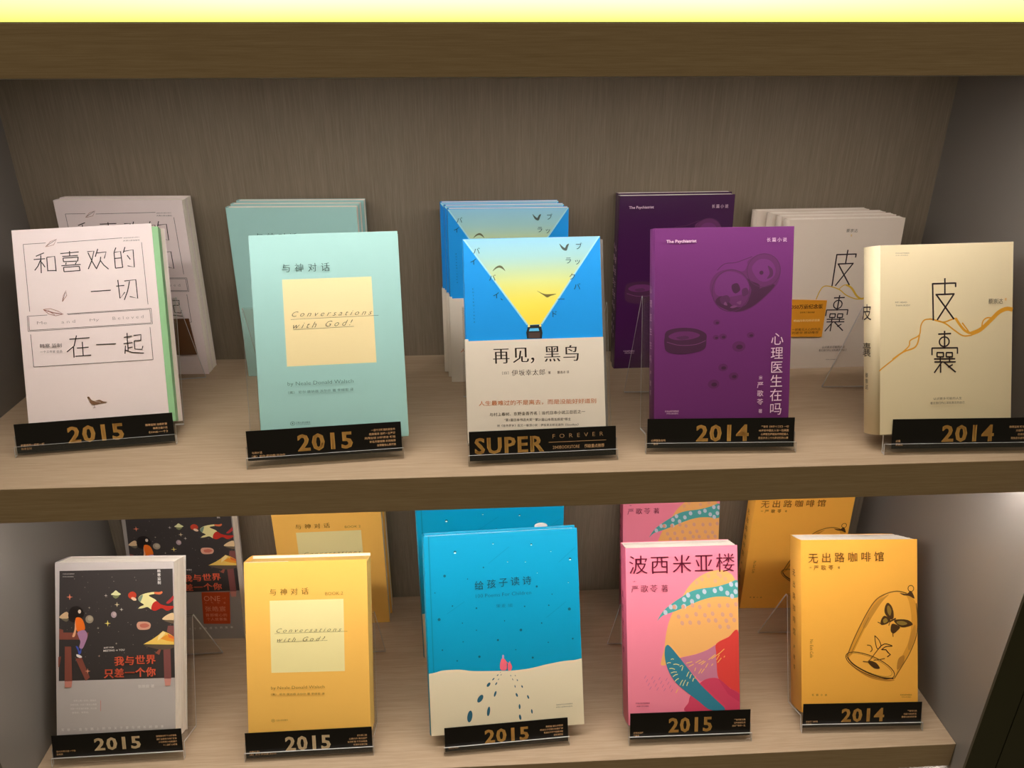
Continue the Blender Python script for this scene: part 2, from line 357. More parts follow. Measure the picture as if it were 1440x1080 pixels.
['G',(75,55,50),[[62.18,94.2],[73.59,94.22],[73.41,99.73],[62.01,99.7]]],
['E',(255,240,150),[62.71,87.61],1.11,1.1,0,0],
['E',(255,240,150),[74.12,87.47],1.11,1.1,0,0],
['K',(15,70,120),'KOTAROISAKA',[8.29,49.64],[8.6,82.13],2.03,0],
['PART','belly_band',(228,216,200)],
['G',(228,216,200),[[0.0,100.94],[136.91,100.71],[136.91,201.92],[0.0,201.92]],1],
['K',(48,34,28),'再',[33.98,116.61],[33.98,116.61],16.69,4],
['K',(48,34,28),'见',[53.56,116.29],[53.56,116.29],16.75,4],
['K',(48,34,28),'，',[69.7,116.81],[69.7,116.81],16.81,4],
['K',(48,34,28),'黑',[84.97,116.19],[84.97,116.19],16.85,4],
['K',(48,34,28),'鸟',[104.09,116.33],[104.09,116.33],16.92,4],
['K',(70,50,40),'伊坂幸太郎',[46.99,133.88],[74.4,134.01],6.31,3],
['T',(90,70,60),'［日］',[34.37,133.61],[40.68,133.51],2.84,0,0],
['T',(90,70,60),'著',[80.26,134.68],[82.81,134.61],2.69,0,0],
['T',(90,70,60),'曹逸冰 译',[89.49,134.68],[101.46,134.6],2.84,0,0],
['T',(205,112,62),'人生最难过的不是离去，而是没能好好道别',[10.25,162.98],[127.81,164.42],5.06,0,0],
['T',(48,34,28),'与村上春树、东野圭吾齐名｜当代日本小说三巨匠之一',[20.56,174.4],[116.26,174.82],3.8,0,0],
['T',(48,34,28),'“第1届日本书店大奖”“第21届山本周五郎奖”得主',[34.88,180.31],[101.62,181.9],3.01,0,0],
['T',(48,34,28),'继《金色梦乡》后又一催泪小说｜伊坂幸太郎出道作《Goodbye》',[27.59,185.87],[109.46,187.61],3.01,0,0]],'A4':[['T',(238,205,225),'The Psychiatrist',[10.99,13.46],[41.07,13.21],3.84,1,0],
['K',(238,205,225),'长篇小说',[114.02,13.07],[130.27,13.19],4.33,0],
['S',(100,44,96),[[94.4,32.65],[107.37,26.55],[119.67,29.95],[127.01,39.63],[126.42,51.48],[120.56,61.44],[101.15,78.49],[83.33,84.07],[65.3,77.68],[56.63,64.66],[56.43,52.8],[63.76,43.85],[76.79,40.93],[89.02,43.44],[93.12,38.07]]],
['S',(112,48,112),[[61.32,64.76],[62.03,52.0],[70.3,43.98],[81.54,44.2],[91.05,49.86],[95.99,60.0],[91.4,65.4],[80.16,67.91],[70.77,68.62]]],
['S',(112,48,112),[[98.3,39.08],[105.63,31.96],[116.0,33.06],[121.85,40.44],[121.14,48.63],[113.74,53.97],[106.17,52.9],[100.36,46.4]]],
['S',(72,34,66),[[61.45,72.09],[68.88,67.67],[80.37,78.02],[91.68,77.35],[98.95,65.56],[108.25,60.26],[120.43,56.85],[119.62,61.42],[101.13,77.56],[83.32,83.61],[67.2,78.64]]],
['S',(72,34,66),[[78.05,56.89],[83.65,55.18],[86.61,61.64],[81.99,65.2],[78.64,62.38]]],
['S',(84,40,80),[[88.49,61.68],[93.16,59.94],[95.17,65.48],[89.58,68.11]]],
['S',(84,40,80),[[66.09,69.44],[73.56,66.85],[76.49,72.42],[69.03,75.93]]],
['S',(84,40,80),[[114.26,38.48],[119.08,42.21],[119.26,48.6],[113.67,51.22],[116.35,45.8]]],
['S',(72,34,66),[[92.95,50.81],[98.66,53.66],[106.29,57.47],[104.61,65.69],[95.35,72.83],[97.92,61.88]]],
['E',(84,40,80),[77.23,62.35],19.29,20.67,0,0.8],
['E',(84,40,80),[110.15,42.95],16.97,16.45,0,0.7],
['L',(84,40,80),0.7,[[62.79,42.02],[70.14,35.82],[81.34,34.67],[90.63,31.68],[98.06,29.1]],1],
['E',(72,34,66),[107.86,45.18],2.07,2.0,0,0],
['S',(120,70,112),[[69.97,75.95],[71.8,73.23],[73.76,76.95]]],
['S',(118,66,110),[[76.62,78.85],[80.35,77.1],[84.15,78.1],[79.47,79.84]]],
['S',(118,66,110),[[83.12,74.4],[87.8,72.67],[86.94,76.33]]],
['S',(72,34,66),[[10.16,108.27],[12.52,101.2],[25.34,98.34],[41.46,99.53],[52.03,104.55],[52.94,110.94],[51.45,119.68],[41.79,123.42],[25.63,124.91],[12.69,121.86],[10.05,114.62]]],
['S',(104,44,100),[[14.17,106.78],[22.17,102.54],[36.66,102.26],[46.39,106.0],[38.37,109.77],[22.25,110.48]]],
['S',(84,40,80),[[22.22,107.78],[31.87,106.43],[35.13,108.9],[27.08,110.28]]],
['L',(120,66,114),0.6,[[12.61,112.3],[25.53,115.81],[41.68,115.43],[52.14,111.71]],1],
['E',(100,44,96),[63.16,93.71],3.56,2.79,0,0],
['E',(72,34,66),[63.82,94.2],1.78,1.22,0,0],
['E',(100,44,96),[62.62,108.79],3.24,2.55,0,0],
['E',(72,34,66),[63.27,109.29],1.63,1.11,0,0],
['E',(100,44,96),[69.9,108.18],3.9,3.06,0,0],
['E',(72,34,66),[70.56,108.67],1.95,1.34,0,0],
['E',(100,44,96),[98.33,107.29],3.92,3.07,0,0],
['E',(72,34,66),[99.0,107.79],1.95,1.34,0,0],
['E',(100,44,96),[86.37,118.5],6.85,5.39,0,0],
['E',(72,34,66),[87.03,119.0],3.43,2.36,0,0],
['E',(100,44,96),[70.49,139.45],4.9,3.87,0,0],
['E',(72,34,66),[71.15,139.95],2.45,1.69,0,0],
['E',(100,44,96),[61.0,156.15],5.88,4.67,0,0],
['E',(72,34,66),[61.66,156.66],2.94,2.04,0,0],
['E',(100,44,96),[81.62,148.64],4.92,3.89,0,0],
['E',(72,34,66),[82.29,149.15],2.46,1.7,0,0],
['K',(238,205,225),'心理医生在吗',[125.41,111.97],[125.83,183.73],13.11,0],
['K',(238,205,225),'严歌苓',[109.11,158.36],[109.23,175.83],6.59,0],
['T',(238,205,225),'（美）',[109.2,149.1],[109.29,152.67],3.62,0,0],
['K',(238,205,225),'著',[109.8,185.36],[109.8,185.36],4.14,0],
['T',(238,205,225),'天津出版传媒集团',[10.76,182.59],[24.94,182.71],1.79,0,0],
['T',(238,205,225),'天津人民出版社',[12.4,184.92],[24.64,185.14],1.47,0,0]],'A5':[['L',(232,165,48),1.5,[[52.61,74.61],[60.78,76.55],[70.15,80.19],[79.58,87.13],[89.04,93.0],[98.46,92.82]],1],
['L',(232,165,48),1.5,[[58.44,76.14],[67.8,78.46],[74.79,76.53],[80.63,74.88]],1],
['L',(232,165,48),2.6,[[80.63,74.88],[85.39,81.86],[91.34,88.14],[98.43,90.62],[107.83,87.13],[113.68,82.94]],1],
['L',(232,165,48),1.4,[[87.72,79.76],[91.3,84.29],[94.88,88.83]],1],
['L',(232,165,48),4.2,[[97.26,91.34],[107.83,87.35],[119.52,77.65],[127.7,70.46],[135.95,67.46],[142.47,68.6]],1],
['L',(232,165,48),1.4,[[108.99,85.52],[110.32,78.96],[114.76,75.82],[120.68,76.37]],1],
['L',(232,165,48),1.3,[[0.0,124.95],[0.0,124.38],[3.83,121.21],[17.05,111.91],[30.28,101.71],[32.14,95.51],[41.61,90.52],[43.45,80.75],[47.22,75.53],[53.87,74.89]],1],
['L',(232,165,48),1.6,[[13.27,113.9],[24.61,106.85],[37.88,102.02],[41.99,90.53]],1],
['L',(42,28,32),1.65,[[55.6,39.56],[80.26,39.61]],0],
['L',(42,28,32),1.65,[[80.26,39.06],[80.31,43.64]],0],
['L',(42,28,32),1.65,[[55.59,38.91],[56.7,76.4]],0],
['L',(42,28,32),1.65,[[68.68,34.35],[68.83,50.43]],0],
['L',(42,28,32),1.65,[[58.82,50.53],[79.21,50.46]],0],
['L',(42,28,32),1.65,[[78.62,50.44],[60.77,76.0]],0],
['L',(42,28,32),1.65,[[59.63,50.56],[78.88,75.92]],0],
['L',(42,28,32),1.65,[[62.06,90.29],[75.86,90.28]],0],
['L',(42,28,32),1.65,[[68.81,87.26],[68.98,105.41]],0],
['E',(42,28,32),[68.56,98.24],5.27,4.84,0,1.4849999999999999],
['L',(42,28,32),1.4849999999999999,[[55.48,111.38],[55.43,104.17]],0],
['L',(42,28,32),1.4849999999999999,[[55.05,104.16],[83.24,104.96]],0],
['L',(42,28,32),1.4849999999999999,[[82.85,104.94],[82.92,111.08]],0],
['L',(42,28,32),1.4849999999999999,[[60.44,108.88],[68.1,109.2]],0],
['L',(42,28,32),1.4849999999999999,[[60.82,108.9],[60.86,113.22]],0],
['L',(42,28,32),1.4849999999999999,[[67.72,109.18],[67.76,113.52]],0],
['L',(42,28,32),1.4849999999999999,[[60.47,113.21],[68.14,113.53]],0],
['L',(42,28,32),1.4849999999999999,[[70.41,109.3],[77.71,109.6]],0],
['L',(42,28,32),1.4849999999999999,[[70.79,109.31],[70.83,113.65]],0],
['L',(42,28,32),1.4849999999999999,[[77.32,109.58],[77.37,113.92]],0],
['L',(42,28,32),1.4849999999999999,[[70.45,113.63],[77.75,113.94]],0],
['L',(42,28,32),1.4849999999999999,[[57.62,115.25],[80.47,116.04]],0],
['L',(42,28,32),1.4849999999999999,[[58.03,118.33],[81.07,119.14]],0],
['L',(42,28,32),1.4849999999999999,[[64.31,113.37],[64.35,118.61]],0],
['L',(42,28,32),1.4849999999999999,[[74.29,113.79],[74.34,119.03]],0],
['L',(42,28,32),1.4849999999999999,[[65.7,119.03],[57.92,129.35]],0],
['L',(42,28,32),1.4849999999999999,[[64.76,121.15],[64.83,129.66]],0],
['L',(42,28,32),1.4849999999999999,[[68.58,119.15],[81.18,129.66]],0],
['L',(42,28,32),1.4849999999999999,[[77.83,121.72],[72.85,124.4]],0],
['K',(60,50,45),'蔡崇达',[117.48,59.33],[128.12,59.48],5.43,0],
['T',(232,165,48),'著',[132.48,57.77],[134.85,57.85],2.86,0,0],
['T',(110,95,80),'MY HEAD',[15.27,56.83],[27.6,57.05],1.52,0,0],
['T',(110,95,80),'THAN BODY',[15.51,59.87],[31.07,60.21],1.52,0,0],
['T',(130,115,100),'天津出版传媒集团',[15.1,8.13],[29.66,8.34],1.18,0,0],
['T',(130,115,100),'天津人民出版社',[15.34,10.28],[28.52,10.45],0.97,0,0],
['T',(100,85,70),'认识更多可能的人生',[56.4,155.58],[87.26,156.32],2.55,0,0],
['T',(100,85,70),'看见我们内心深处真实的自己',[53.17,159.97],[90.22,160.84],2.55,0,0]],'C5':[['L',(214,172,52),1.3,[[45.76,98.14],[48.78,88.12],[52.79,81.97],[60.14,81.7],[73.17,86.04],[83.38,93.47],[95.49,98.29],[104.61,98.53],[111.81,94.19]],1],
['L',(214,172,52),2.4,[[81.26,80.43],[88.7,84.63],[97.2,94.95],[104.61,98.53],[112.75,93.09],[122.94,86.59]],1],
['L',(214,172,52),1.1,[[73.06,85.37],[77.99,81.02],[82.39,80.46]],1],
['L',(42,28,32),1.6,[[63.48,42.83],[87.48,42.54]],0],
['L',(42,28,32),1.6,[[87.49,41.97],[87.43,46.75]],0],
['L',(42,28,32),1.6,[[63.5,42.15],[63.42,81.78]],0],
['L',(42,28,32),1.6,[[76.36,37.21],[76.07,54.05]],0],
['L',(42,28,32),1.6,[[66.29,54.29],[86.2,53.93]],0],
['L',(42,28,32),1.6,[[85.63,53.91],[67.45,81.3]],0],
['L',(42,28,32),1.6,[[67.09,54.31],[85.27,80.91]],0],
['L',(42,28,32),1.6,[[68.29,96.63],[81.94,96.38]],0],
['L',(42,28,32),1.6,[[75.05,93.25],[74.71,112.89]],0],
['E',(42,28,32),[74.5,105.11],5.33,5.29,0,1.4400000000000002],
['L',(42,28,32),1.4400000000000002,[[61.11,119.66],[61.28,111.8]],0],
['L',(42,28,32),1.4400000000000002,[[60.9,111.79],[88.87,112.14]],0],
['L',(42,28,32),1.4400000000000002,[[88.49,112.13],[88.41,118.83]],0],
['L',(42,28,32),1.4400000000000002,[[66.12,116.84],[73.74,117.05]],0],
['L',(42,28,32),1.4400000000000002,[[66.5,116.85],[66.4,121.58]],0],
['L',(42,28,32),1.4400000000000002,[[73.36,117.04],[73.27,121.77]],0],
['L',(42,28,32),1.4400000000000002,[[66.02,121.57],[73.65,121.78]],0],
['L',(42,28,32),1.4400000000000002,[[76.02,117.11],[83.27,117.31]],0],
['L',(42,28,32),1.4400000000000002,[[76.41,117.12],[76.33,121.85]],0],
['L',(42,28,32),1.4400000000000002,[[82.89,117.3],[82.83,122.03]],0],
['L',(42,28,32),1.4400000000000002,[[75.95,121.84],[83.21,122.05]],0],
['L',(42,28,32),1.4400000000000002,[[63.11,123.86],[85.86,124.3]],0],
['L',(42,28,32),1.4400000000000002,[[63.42,127.24],[86.39,127.69]],0],
['L',(42,28,32),1.4400000000000002,[[69.84,121.68],[69.73,127.42]],0],
['L',(42,28,32),1.4400000000000002,[[79.77,121.95],[79.68,127.7]],0],
['L',(42,28,32),1.4400000000000002,[[71.06,127.85],[62.97,139.39]],0],
['L',(42,28,32),1.4400000000000002,[[70.06,130.21],[69.88,139.59]],0],
['L',(42,28,32),1.4400000000000002,[[73.93,127.93],[86.24,139.27]],0],
['L',(42,28,32),1.4400000000000002,[[83.09,130.58],[78.05,133.63]],0],
['K',(60,50,45),'蔡崇达',[72.21,13.9],[81.87,14.08],4.38,0],
['T',(214,172,52),'著',[76.22,19.69],[77.99,19.72],3.02,0,0],
['PART','promo_sticker',(224,150,40)],
['G',(224,150,40),[[0.0,96.48],[58.99,99.16],[59.23,146.06],[4.57,144.44]],1],
['T',(60,30,10),'350万册纪念版',[15.39,106.16],[54.87,106.29],5.98,1,0],
['T',(90,50,10),'全新修订 精装典藏',[26.53,113.5],[45.34,113.78],2.08,0,0],
['T',(250,225,170),'畅销四年的阅读现象',[20.06,124.07],[53.67,124.08],3.03,0,0],
['T',(60,30,10),'一部看见人心的作品',[19.34,135.58],[55.85,135.7],3.29,0,0],
['T',(60,30,10),'刘德华 感动推荐',[19.9,139.77],[54.18,139.84],3.3,0,0],
['PART','cover_lettering',None],
['T',(70,60,55),'认识更多可能的人生',[61.78,160.03],[91.9,160.24],3.13,0,0],
['T',(70,60,55),'看见我们内心深处真实的自己',[58.47,164.19],[94.93,164.61],3.14,0,0],
['T',(90,80,75),'天津人民出版社',[69.39,176.7],[84.1,176.94],1.46,0,0]],'B1':[['G',(58,52,50),[[5.44,9.93],[139.69,8.4],[141.08,139.25],[3.05,141.78]]],
['E',(120,112,105),[38.89,24.0],0.39,0.39,0,0],
['E',(120,112,105),[70.21,22.9],0.25,0.27,0,0],
['E',(120,112,105),[59.25,112.27],0.26,0.26,0,0],
['E',(120,112,105),[36.55,70.8],0.38,0.39,0,0],
['E',(120,112,105),[108.18,102.97],0.39,0.39,0,0],
['E',(120,112,105),[35.1,113.02],0.51,0.52,0,0],
['E',(120,112,105),[111.68,100.15],0.26,0.26,0,0],
['E',(120,112,105),[29.49,44.04],0.51,0.52,0,0],
['E',(120,112,105),[131.57,105.58],0.38,0.39,0,0],
['E',(120,112,105),[19.04,78.08],0.51,0.52,0,0],
['E',(120,112,105),[58.29,39.93],0.26,0.26,0,0],
['E',(120,112,105),[69.52,22.82],0.52,0.52,0,0],
['E',(120,112,105),[116.96,14.42],0.38,0.39,0,0],
['E',(120,112,105),[81.33,108.67],0.52,0.52,0,0],
['E',(120,112,105),[33.23,58.56],0.39,0.39,0,0],
['E',(120,112,105),[63.95,30.53],0.39,0.39,0,0],
['E',(120,112,105),[41.09,99.03],0.26,0.26,0,0],
['E',(120,112,105),[13.81,80.24],0.39,0.39,0,0],
['E',(120,112,105),[74.7,83.25],0.52,0.52,0,0],
['E',(120,112,105),[51.58,120.76],0.26,0.26,0,0],
['E',(120,112,105),[16.05,111.3],0.51,0.52,0,0],
['E',(120,112,105),[89.82,43.23],0.39,0.39,0,0],
['E',(120,112,105),[64.07,76.73],0.52,0.52,0,0],
['E',(120,112,105),[79.52,111.03],0.26,0.26,0,0],
['E',(120,112,105),[116.02,90.21],0.39,0.39,0,0],
['E',(120,112,105),[106.54,80.07],0.26,0.26,0,0],
['E',(120,112,105),[23.2,113.65],0.39,0.4,0,0],
['E',(120,112,105),[67.7,17.77],0.52,0.52,0,0],
['E',(120,112,105),[18.07,116.83],0.38,0.39,0,0],
['E',(120,112,105),[102.23,117.3],0.26,0.26,0,0],
['E',(120,112,105),[49.81,47.71],0.26,0.26,0,0],
['E',(120,112,105),[108.07,57.92],0.52,0.52,0,0],
['E',(120,112,105),[96.17,21.83],0.52,0.53,0,0],
['E',(120,112,105),[32.73,60.76],0.25,0.26,0,0],
['E',(120,112,105),[40.09,77.55],0.26,0.26,0,0],
['E',(120,112,105),[51.28,14.0],0.26,0.26,0,0],
['E',(120,112,105),[66.77,52.59],0.39,0.39,0,0],
['E',(120,112,105),[136.57,75.64],0.38,0.4,0,0],
['E',(120,112,105),[134.74,59.66],0.25,0.27,0,0],
['E',(120,112,105),[23.17,19.42],0.52,0.52,0,0],
['E',(120,112,105),[29.51,85.86],0.26,0.26,0,0],
['E',(120,112,105),[86.14,72.37],0.51,0.52,0,0],
['E',(120,112,105),[39.48,120.66],0.26,0.26,0,0],
['E',(120,112,105),[115.91,45.29],0.38,0.39,0,0],
['E',(120,112,105),[92.36,35.03],0.26,0.26,0,0],
['E',(120,112,105),[39.27,57.21],0.26,0.26,0,0],
['E',(120,112,105),[36.29,60.73],0.52,0.52,0,0],
['E',(120,112,105),[122.33,103.58],0.39,0.39,0,0],
['E',(120,112,105),[32.75,16.77],0.38,0.39,0,0],
['E',(120,112,105),[39.58,35.33],0.26,0.26,0,0],
['E',(120,112,105),[62.04,41.36],0.39,0.39,0,0],
['E',(120,112,105),[14.07,112.84],0.52,0.52,0,0],
['E',(120,112,105),[22.97,74.22],0.51,0.52,0,0],
['E',(120,112,105),[91.98,98.89],0.51,0.52,0,0],
['E',(120,112,105),[13.36,54.43],0.38,0.39,0,0],
['E',(120,112,105),[34.72,107.22],0.25,0.26,0,0],
['E',(120,112,105),[51.18,83.95],0.52,0.52,0,0],
['E',(120,112,105),[48.69,58.32],0.26,0.26,0,0],
['E',(120,112,105),[92.2,87.55],0.38,0.39,0,0],
['E',(120,112,105),[51.75,55.35],0.39,0.39,0,0],
['E',(120,112,105),[17.0,117.53],0.51,0.52,0,0],
['E',(120,112,105),[94.7,18.23],0.52,0.52,0,0],
['E',(120,112,105),[23.86,117.33],0.52,0.52,0,0],
['E',(120,112,105),[118.02,107.76],0.52,0.52,0,0],
['E',(120,112,105),[89.81,74.89],0.52,0.52,0,0],
['E',(120,112,105),[60.16,55.25],0.26,0.26,0,0],
['E',(120,112,105),[35.63,29.75],0.51,0.52,0,0],
['E',(120,112,105),[121.48,26.21],0.38,0.39,0,0],
['E',(120,112,105),[121.17,73.22],0.26,0.26,0,0],
['E',(120,112,105),[28.72,78.45],0.52,0.52,0,0],
['G',(134,74,60),[[4.59,83.41],[39.37,83.79],[37.34,92.23],[4.49,91.87]]],
['G',(134,74,60),[[4.64,78.85],[9.39,80.2],[9.35,83.59],[4.59,83.54]]],
['S',(214,180,140),[[4.8,65.19],[9.36,60.68],[13.89,58.78],[16.42,62.06],[15.73,66.22],[9.29,66.93]]],
['S',(110,100,80),[[7.35,67.17],[15.72,67.26],[13.11,70.48]]],
['S',(28,20,18),[[18.7,54.28],[24.91,52.0],[30.3,53.75],[34.1,59.65],[33.14,64.84],[27.96,67.39],[23.4,71.51],[17.24,69.23],[15.52,62.05]]],
['E',(222,200,180),[28.96,58.55],1.8,2.34,0,0],
['S',(232,170,130),[[23.82,68.65],[25.69,73.87],[23.48,86.87],[20.88,89.05],[20.13,87.48],[22.66,80.35]]],
['S',(236,112,30),[[24.09,67.35],[28.63,65.45],[32.71,68.74],[35.2,76.58],[34.38,80.74],[28.68,83.28],[25.23,80.38]]],
['S',(176,130,165),[[26.49,83.26],[34.38,80.74],[38.05,87.03],[35.37,96.12],[31.81,102.85],[28.22,101.51],[29.58,94.75],[27.71,89.52]]],
['S',(70,90,190),[[24.11,99.9],[26.93,101.23],[28.42,106.2],[30.53,101.92],[30.21,107.78],[27.6,110.1],[26.37,105.13]]],
['S',(240,230,225),[[24.9,109.68],[28.76,110.63],[31.31,112.74],[29.36,114.29],[25.26,112.28]]],
['X',(228,130,100),[17.57,41.0],3.86],
['X',(200,190,180),[60.49,39.75],2.2],
['X',(225,205,160),[73.53,50.69],3.09],
['X',(205,195,180),[78.75,56.61],2.33],
['X',(240,220,120),[62.19,72.97],3.87],
['X',(180,170,150),[72.24,97.31],1.55],
['X',(190,180,160),[50.78,78.58],1.55],
['X',(170,160,140),[40.61,54.12],1.55],
['X',(190,150,130),[51.7,111.94],1.54],
['E',(172,150,155),[69.66,62.63],3.35,3.78,0,0],
['E',(196,175,172),[70.44,61.99],1.8,2.08,0,0],
['E',(150,136,116),[40.71,67.79],4.77,4.82,0,0],
['E',(172,158,135),[41.5,67.02],2.83,2.86,0,0],
['S',(205,152,128),[[96.62,75.95],[98.21,72.06],[102.74,71.2],[109.19,71.66],[112.66,73.52],[113.27,76.78],[111.04,80.28],[104.57,81.25],[98.76,80.4]]],
['S',(190,105,85),[[100.76,74.69],[107.23,73.46],[111.73,76.12],[107.18,78.67],[101.37,77.96]]],
['S',(216,214,160),[[66.7,38.64],[69.56,35.94],[72.3,33.63],[75.37,36.0],[78.18,38.24],[74.04,39.76]]],
['S',(120,125,85),[[68.61,40.23],[76.36,39.92],[72.19,43.39]]],
['E',(188,62,38),[91.84,39.69],4.91,4.42,0,0],
['E',(225,190,160),[93.6,44.0],3.36,1.83,25,0],
['S',(226,216,152),[[98.77,43.67],[101.78,39.79],[108.65,37.26],[117.96,36.05],[118.46,38.14],[111.46,40.28],[120.69,46.89],[115.42,56.61],[109.76,53.94],[104.2,55.19],[98.38,55.77],[101.64,53.07],[105.53,51.03],[100.79,47.59]]],
['S',(120,140,120),[[98.77,43.67],[101.78,40.18],[104.36,39.82],[101.7,47.34],[99.77,46.67]]],
['S',(214,110,70),[[118.22,36.05],[123.77,36.11],[127.01,35.23],[127.51,37.19],[124.39,38.98],[118.46,38.14]]],
['L',(60,60,75),0.9,[[96.07,55.1],[97.75,54.07],[99.68,55.4]],0],
['S',(186,46,34),[[120.43,46.89],[125.81,50.85],[133.29,52.89],[140.14,52.96],[140.37,55.31],[133.23,58.62],[126.54,55.42],[119.02,58.47],[114.26,56.33],[115.88,50.1]]],
['S',(170,50,50),[[132.04,48.96],[137.26,43.81],[140.52,40.58],[140.47,45.4],[135.26,49.78]]],
['S',(226,195,150),[[127.05,68.46],[133.18,63.31],[140.44,61.44],[140.35,69.91],[133.11,69.83]]],
['S',(110,92,72),[[129.23,70.05],[140.35,70.17],[140.31,73.82],[134.38,72.45]]],
['G',(128,76,72),[[133.82,76.55],[140.97,76.63],[140.83,89.34],[132.43,83.55]]],
['G',(128,76,72),[[127.95,99.24],[136.41,99.34],[137.12,139.96],[128.84,139.86]]],
['G',(150,84,66),[[127.96,97.73],[123.12,111.33],[118.26,109.0],[125.09,103.01]]],
['G',(238,196,96),[[104.38,98.46],[114.78,92.84],[121.55,88.22],[127.81,82.81],[134.5,85.49],[140.92,89.74],[140.82,99.26]]],
['G',(232,150,44),[[124.48,91.9],[131.64,87.42],[140.91,90.78],[140.86,96.0],[132.85,94.6]]],
['G',(246,220,150),[[122.58,88.62],[127.8,83.07],[131.02,84.8],[126.43,90.62],[121.22,94.47]]],
['G',(226,110,50),[[132.95,85.73],[140.92,89.74],[140.89,92.74],[134.83,90.71]]],
['S',(96,80,66),[[106.96,99.53],[140.3,99.9],[137.93,103.79],[126.28,105.22],[113.38,102.47]]],
['G',(134,74,60),[[11.21,100.2],[18.7,100.29],[19.54,141.6],[10.54,141.87]]],
['G',(200,130,115),[[10.54,142.06],[19.54,141.6],[18.52,149.17],[10.83,149.45]]],
['G',(134,74,60),[[23.6,114.55],[31.11,113.69],[40.59,137.49],[35.48,141.41]]],
['G',(134,74,60),[[3.39,112.42],[6.77,111.89],[4.37,124.75],[3.24,124.73]]],
['G',(205,140,128),[[128.84,140.05],[137.12,139.77],[135.9,148.3],[129.88,148.6]]],
['X',(226,150,120),[38.05,129.88],3.38],
['K',(238,112,80),'我与世界',[75.71,118.37],[113.11,116.53],11.26,2],
['K',(238,112,80),'只差一个你',[63.16,133.01],[113.13,131.7],11.26,2],
['T',(225,215,205),'JUST FOR',[57.49,102.24],[69.69,101.81],2.27,1,0],
['T',(225,215,205),'MEETING → YOU',[57.08,105.65],[82.24,104.61],2.27,1,0],
['T',(225,218,212),'张皓宸 著',[97.92,148.79],[117.09,148.45],3.98,0,0],
['T',(222,215,210),'世界上唯一的你，是我的',[21.15,165.12],[47.79,164.88],2.28,0,0],
['T',(222,215,210),'全部风景。在这个星球上相遇',[16.97,169.81],[48.3,169.63],2.28,0,0],
['T',(222,215,210),'就是一件浪漫的事情。所以请',[17.29,174.56],[48.25,174.37],2.28,0,0],
['T',(222,215,210),'慢慢走，等等我。',[19.11,179.32],[39.19,179.0],2.28,0,0],
['L',(215,120,110),0.5,[[53.04,165.13],[52.9,178.03]],0],
['K',(232,226,220),'写给一直在路上的你关于爱与成长的故事',[8.0,199.85],[125.99,197.18],3.56,0],
['K',(225,218,212),'韩寒监制',[124.04,10.85],[124.28,24.78],4.0,1],
['T',(200,192,186),'天津出版传媒集团',[9.9,13.22],[23.55,13.23],1.3,0,0],
['T',(200,192,186),'天津人民出版社',[9.87,16.47],[23.0,16.47],1.17,0,0]],'B3':[['L',(2,134,170),0.5,[[76.92,37.53],[102.9,18.3]],0],
['L',(2,134,170),0.5,[[162.88,40.88],[183.65,23.91]],0],
['L',(2,134,170),0.5,[[24.49,95.49],[46.48,81.61]],0],
['L',(2,134,170),0.5,[[144.82,107.96],[170.19,89.58]],0],
['E',(12,92,112),[37.27,21.13],1.78,1.79,0,0],
['E',(225,240,240),[37.22,22.2],1.34,0.9,0,0],
['E',(12,92,112),[83.63,13.39],0.89,0.9,0,0],
['E',(225,240,240),[83.61,13.93],0.67,0.45,0,0],
['E',(12,92,112),[130.11,16.99],1.27,1.26,0,0],
['E',(225,240,240),[130.08,17.75],0.95,0.63,0,0],
['E',(12,92,112),[177.09,37.55],1.65,1.63,0,0],
['E',(225,240,240),[177.06,38.53],1.23,0.81,0,0],
['E',(12,92,112),[23.66,49.23],1.6,1.61,0,0],
['E',(12,92,112),[14.98,101.52],1.78,1.79,0,0],
['E',(12,92,112),[113.42,120.76],1.63,1.63,0,0],
['E',(12,92,112),[173.87,98.93],1.82,1.82,0,0],
['E',(12,92,112),[84.97,131.16],1.26,1.26,0,0],
['E',(12,92,112),[134.85,68.78],1.27,1.27,0,0],
['E',(12,92,112),[60.46,90.64],1.08,1.08,0,0],
['E',(12,92,112),[153.75,26.71],0.73,0.72,0,0],
['E',(225,240,240),[153.73,27.15],0.55,0.36,0,0],
['E',(12,92,112),[70.83,41.67],0.9,0.9,0,0],
['E',(12,92,112),[93.99,108.21],0.72,0.73,0,0],
['E',(12,92,112),[139.13,113.95],0.91,0.9,0,0],
['E',(12,92,112),[51.13,54.52],0.72,0.72,0,0],
['E',(12,92,112),[148.69,92.74],0.91,0.91,0,0],
['E',(12,92,112),[176.7,135.63],1.1,1.1,0,0],
['E',(12,92,112),[42.75,130.42],0.72,0.72,0,0],
['E',(12,92,112),[146.41,138.11],0.73,0.73,0,0],
['E',(12,92,112),[17.41,138.76],0.89,0.9,0,0],
['E',(12,92,112),[106.16,144.42],0.72,0.72,0,0],
['E',(12,92,112),[61.73,149.82],1.43,1.44,0,0],
['E',(12,92,112),[126.61,155.49],1.27,1.27,0,0],
['E',(12,92,112),[173.82,66.12],0.73,0.73,0,0],
['E',(225,240,240),[173.8,66.55],0.55,0.37,0,0],
['E',(12,92,112),[153.21,79.39],0.73,0.72,0,0],
['E',(12,92,112),[100.4,36.23],0.72,0.72,0,0],
['E',(225,240,240),[100.39,36.66],0.54,0.36,0,0],
['E',(12,92,112),[122.07,37.53],0.72,0.72,0,0],
['E',(225,240,240),[122.05,37.96],0.54,0.36,0,0],
['E',(12,92,112),[136.04,51.97],0.72,0.72,0,0],
['E',(225,240,240),[136.02,52.4],0.54,0.37,0,0],
['E',(12,92,112),[119.06,92.09],0.9,0.91,0,0],
['E',(12,92,112),[31.64,86.06],0.9,0.9,0,0],
['E',(12,92,112),[42.77,107.51],0.71,0.72,0,0],
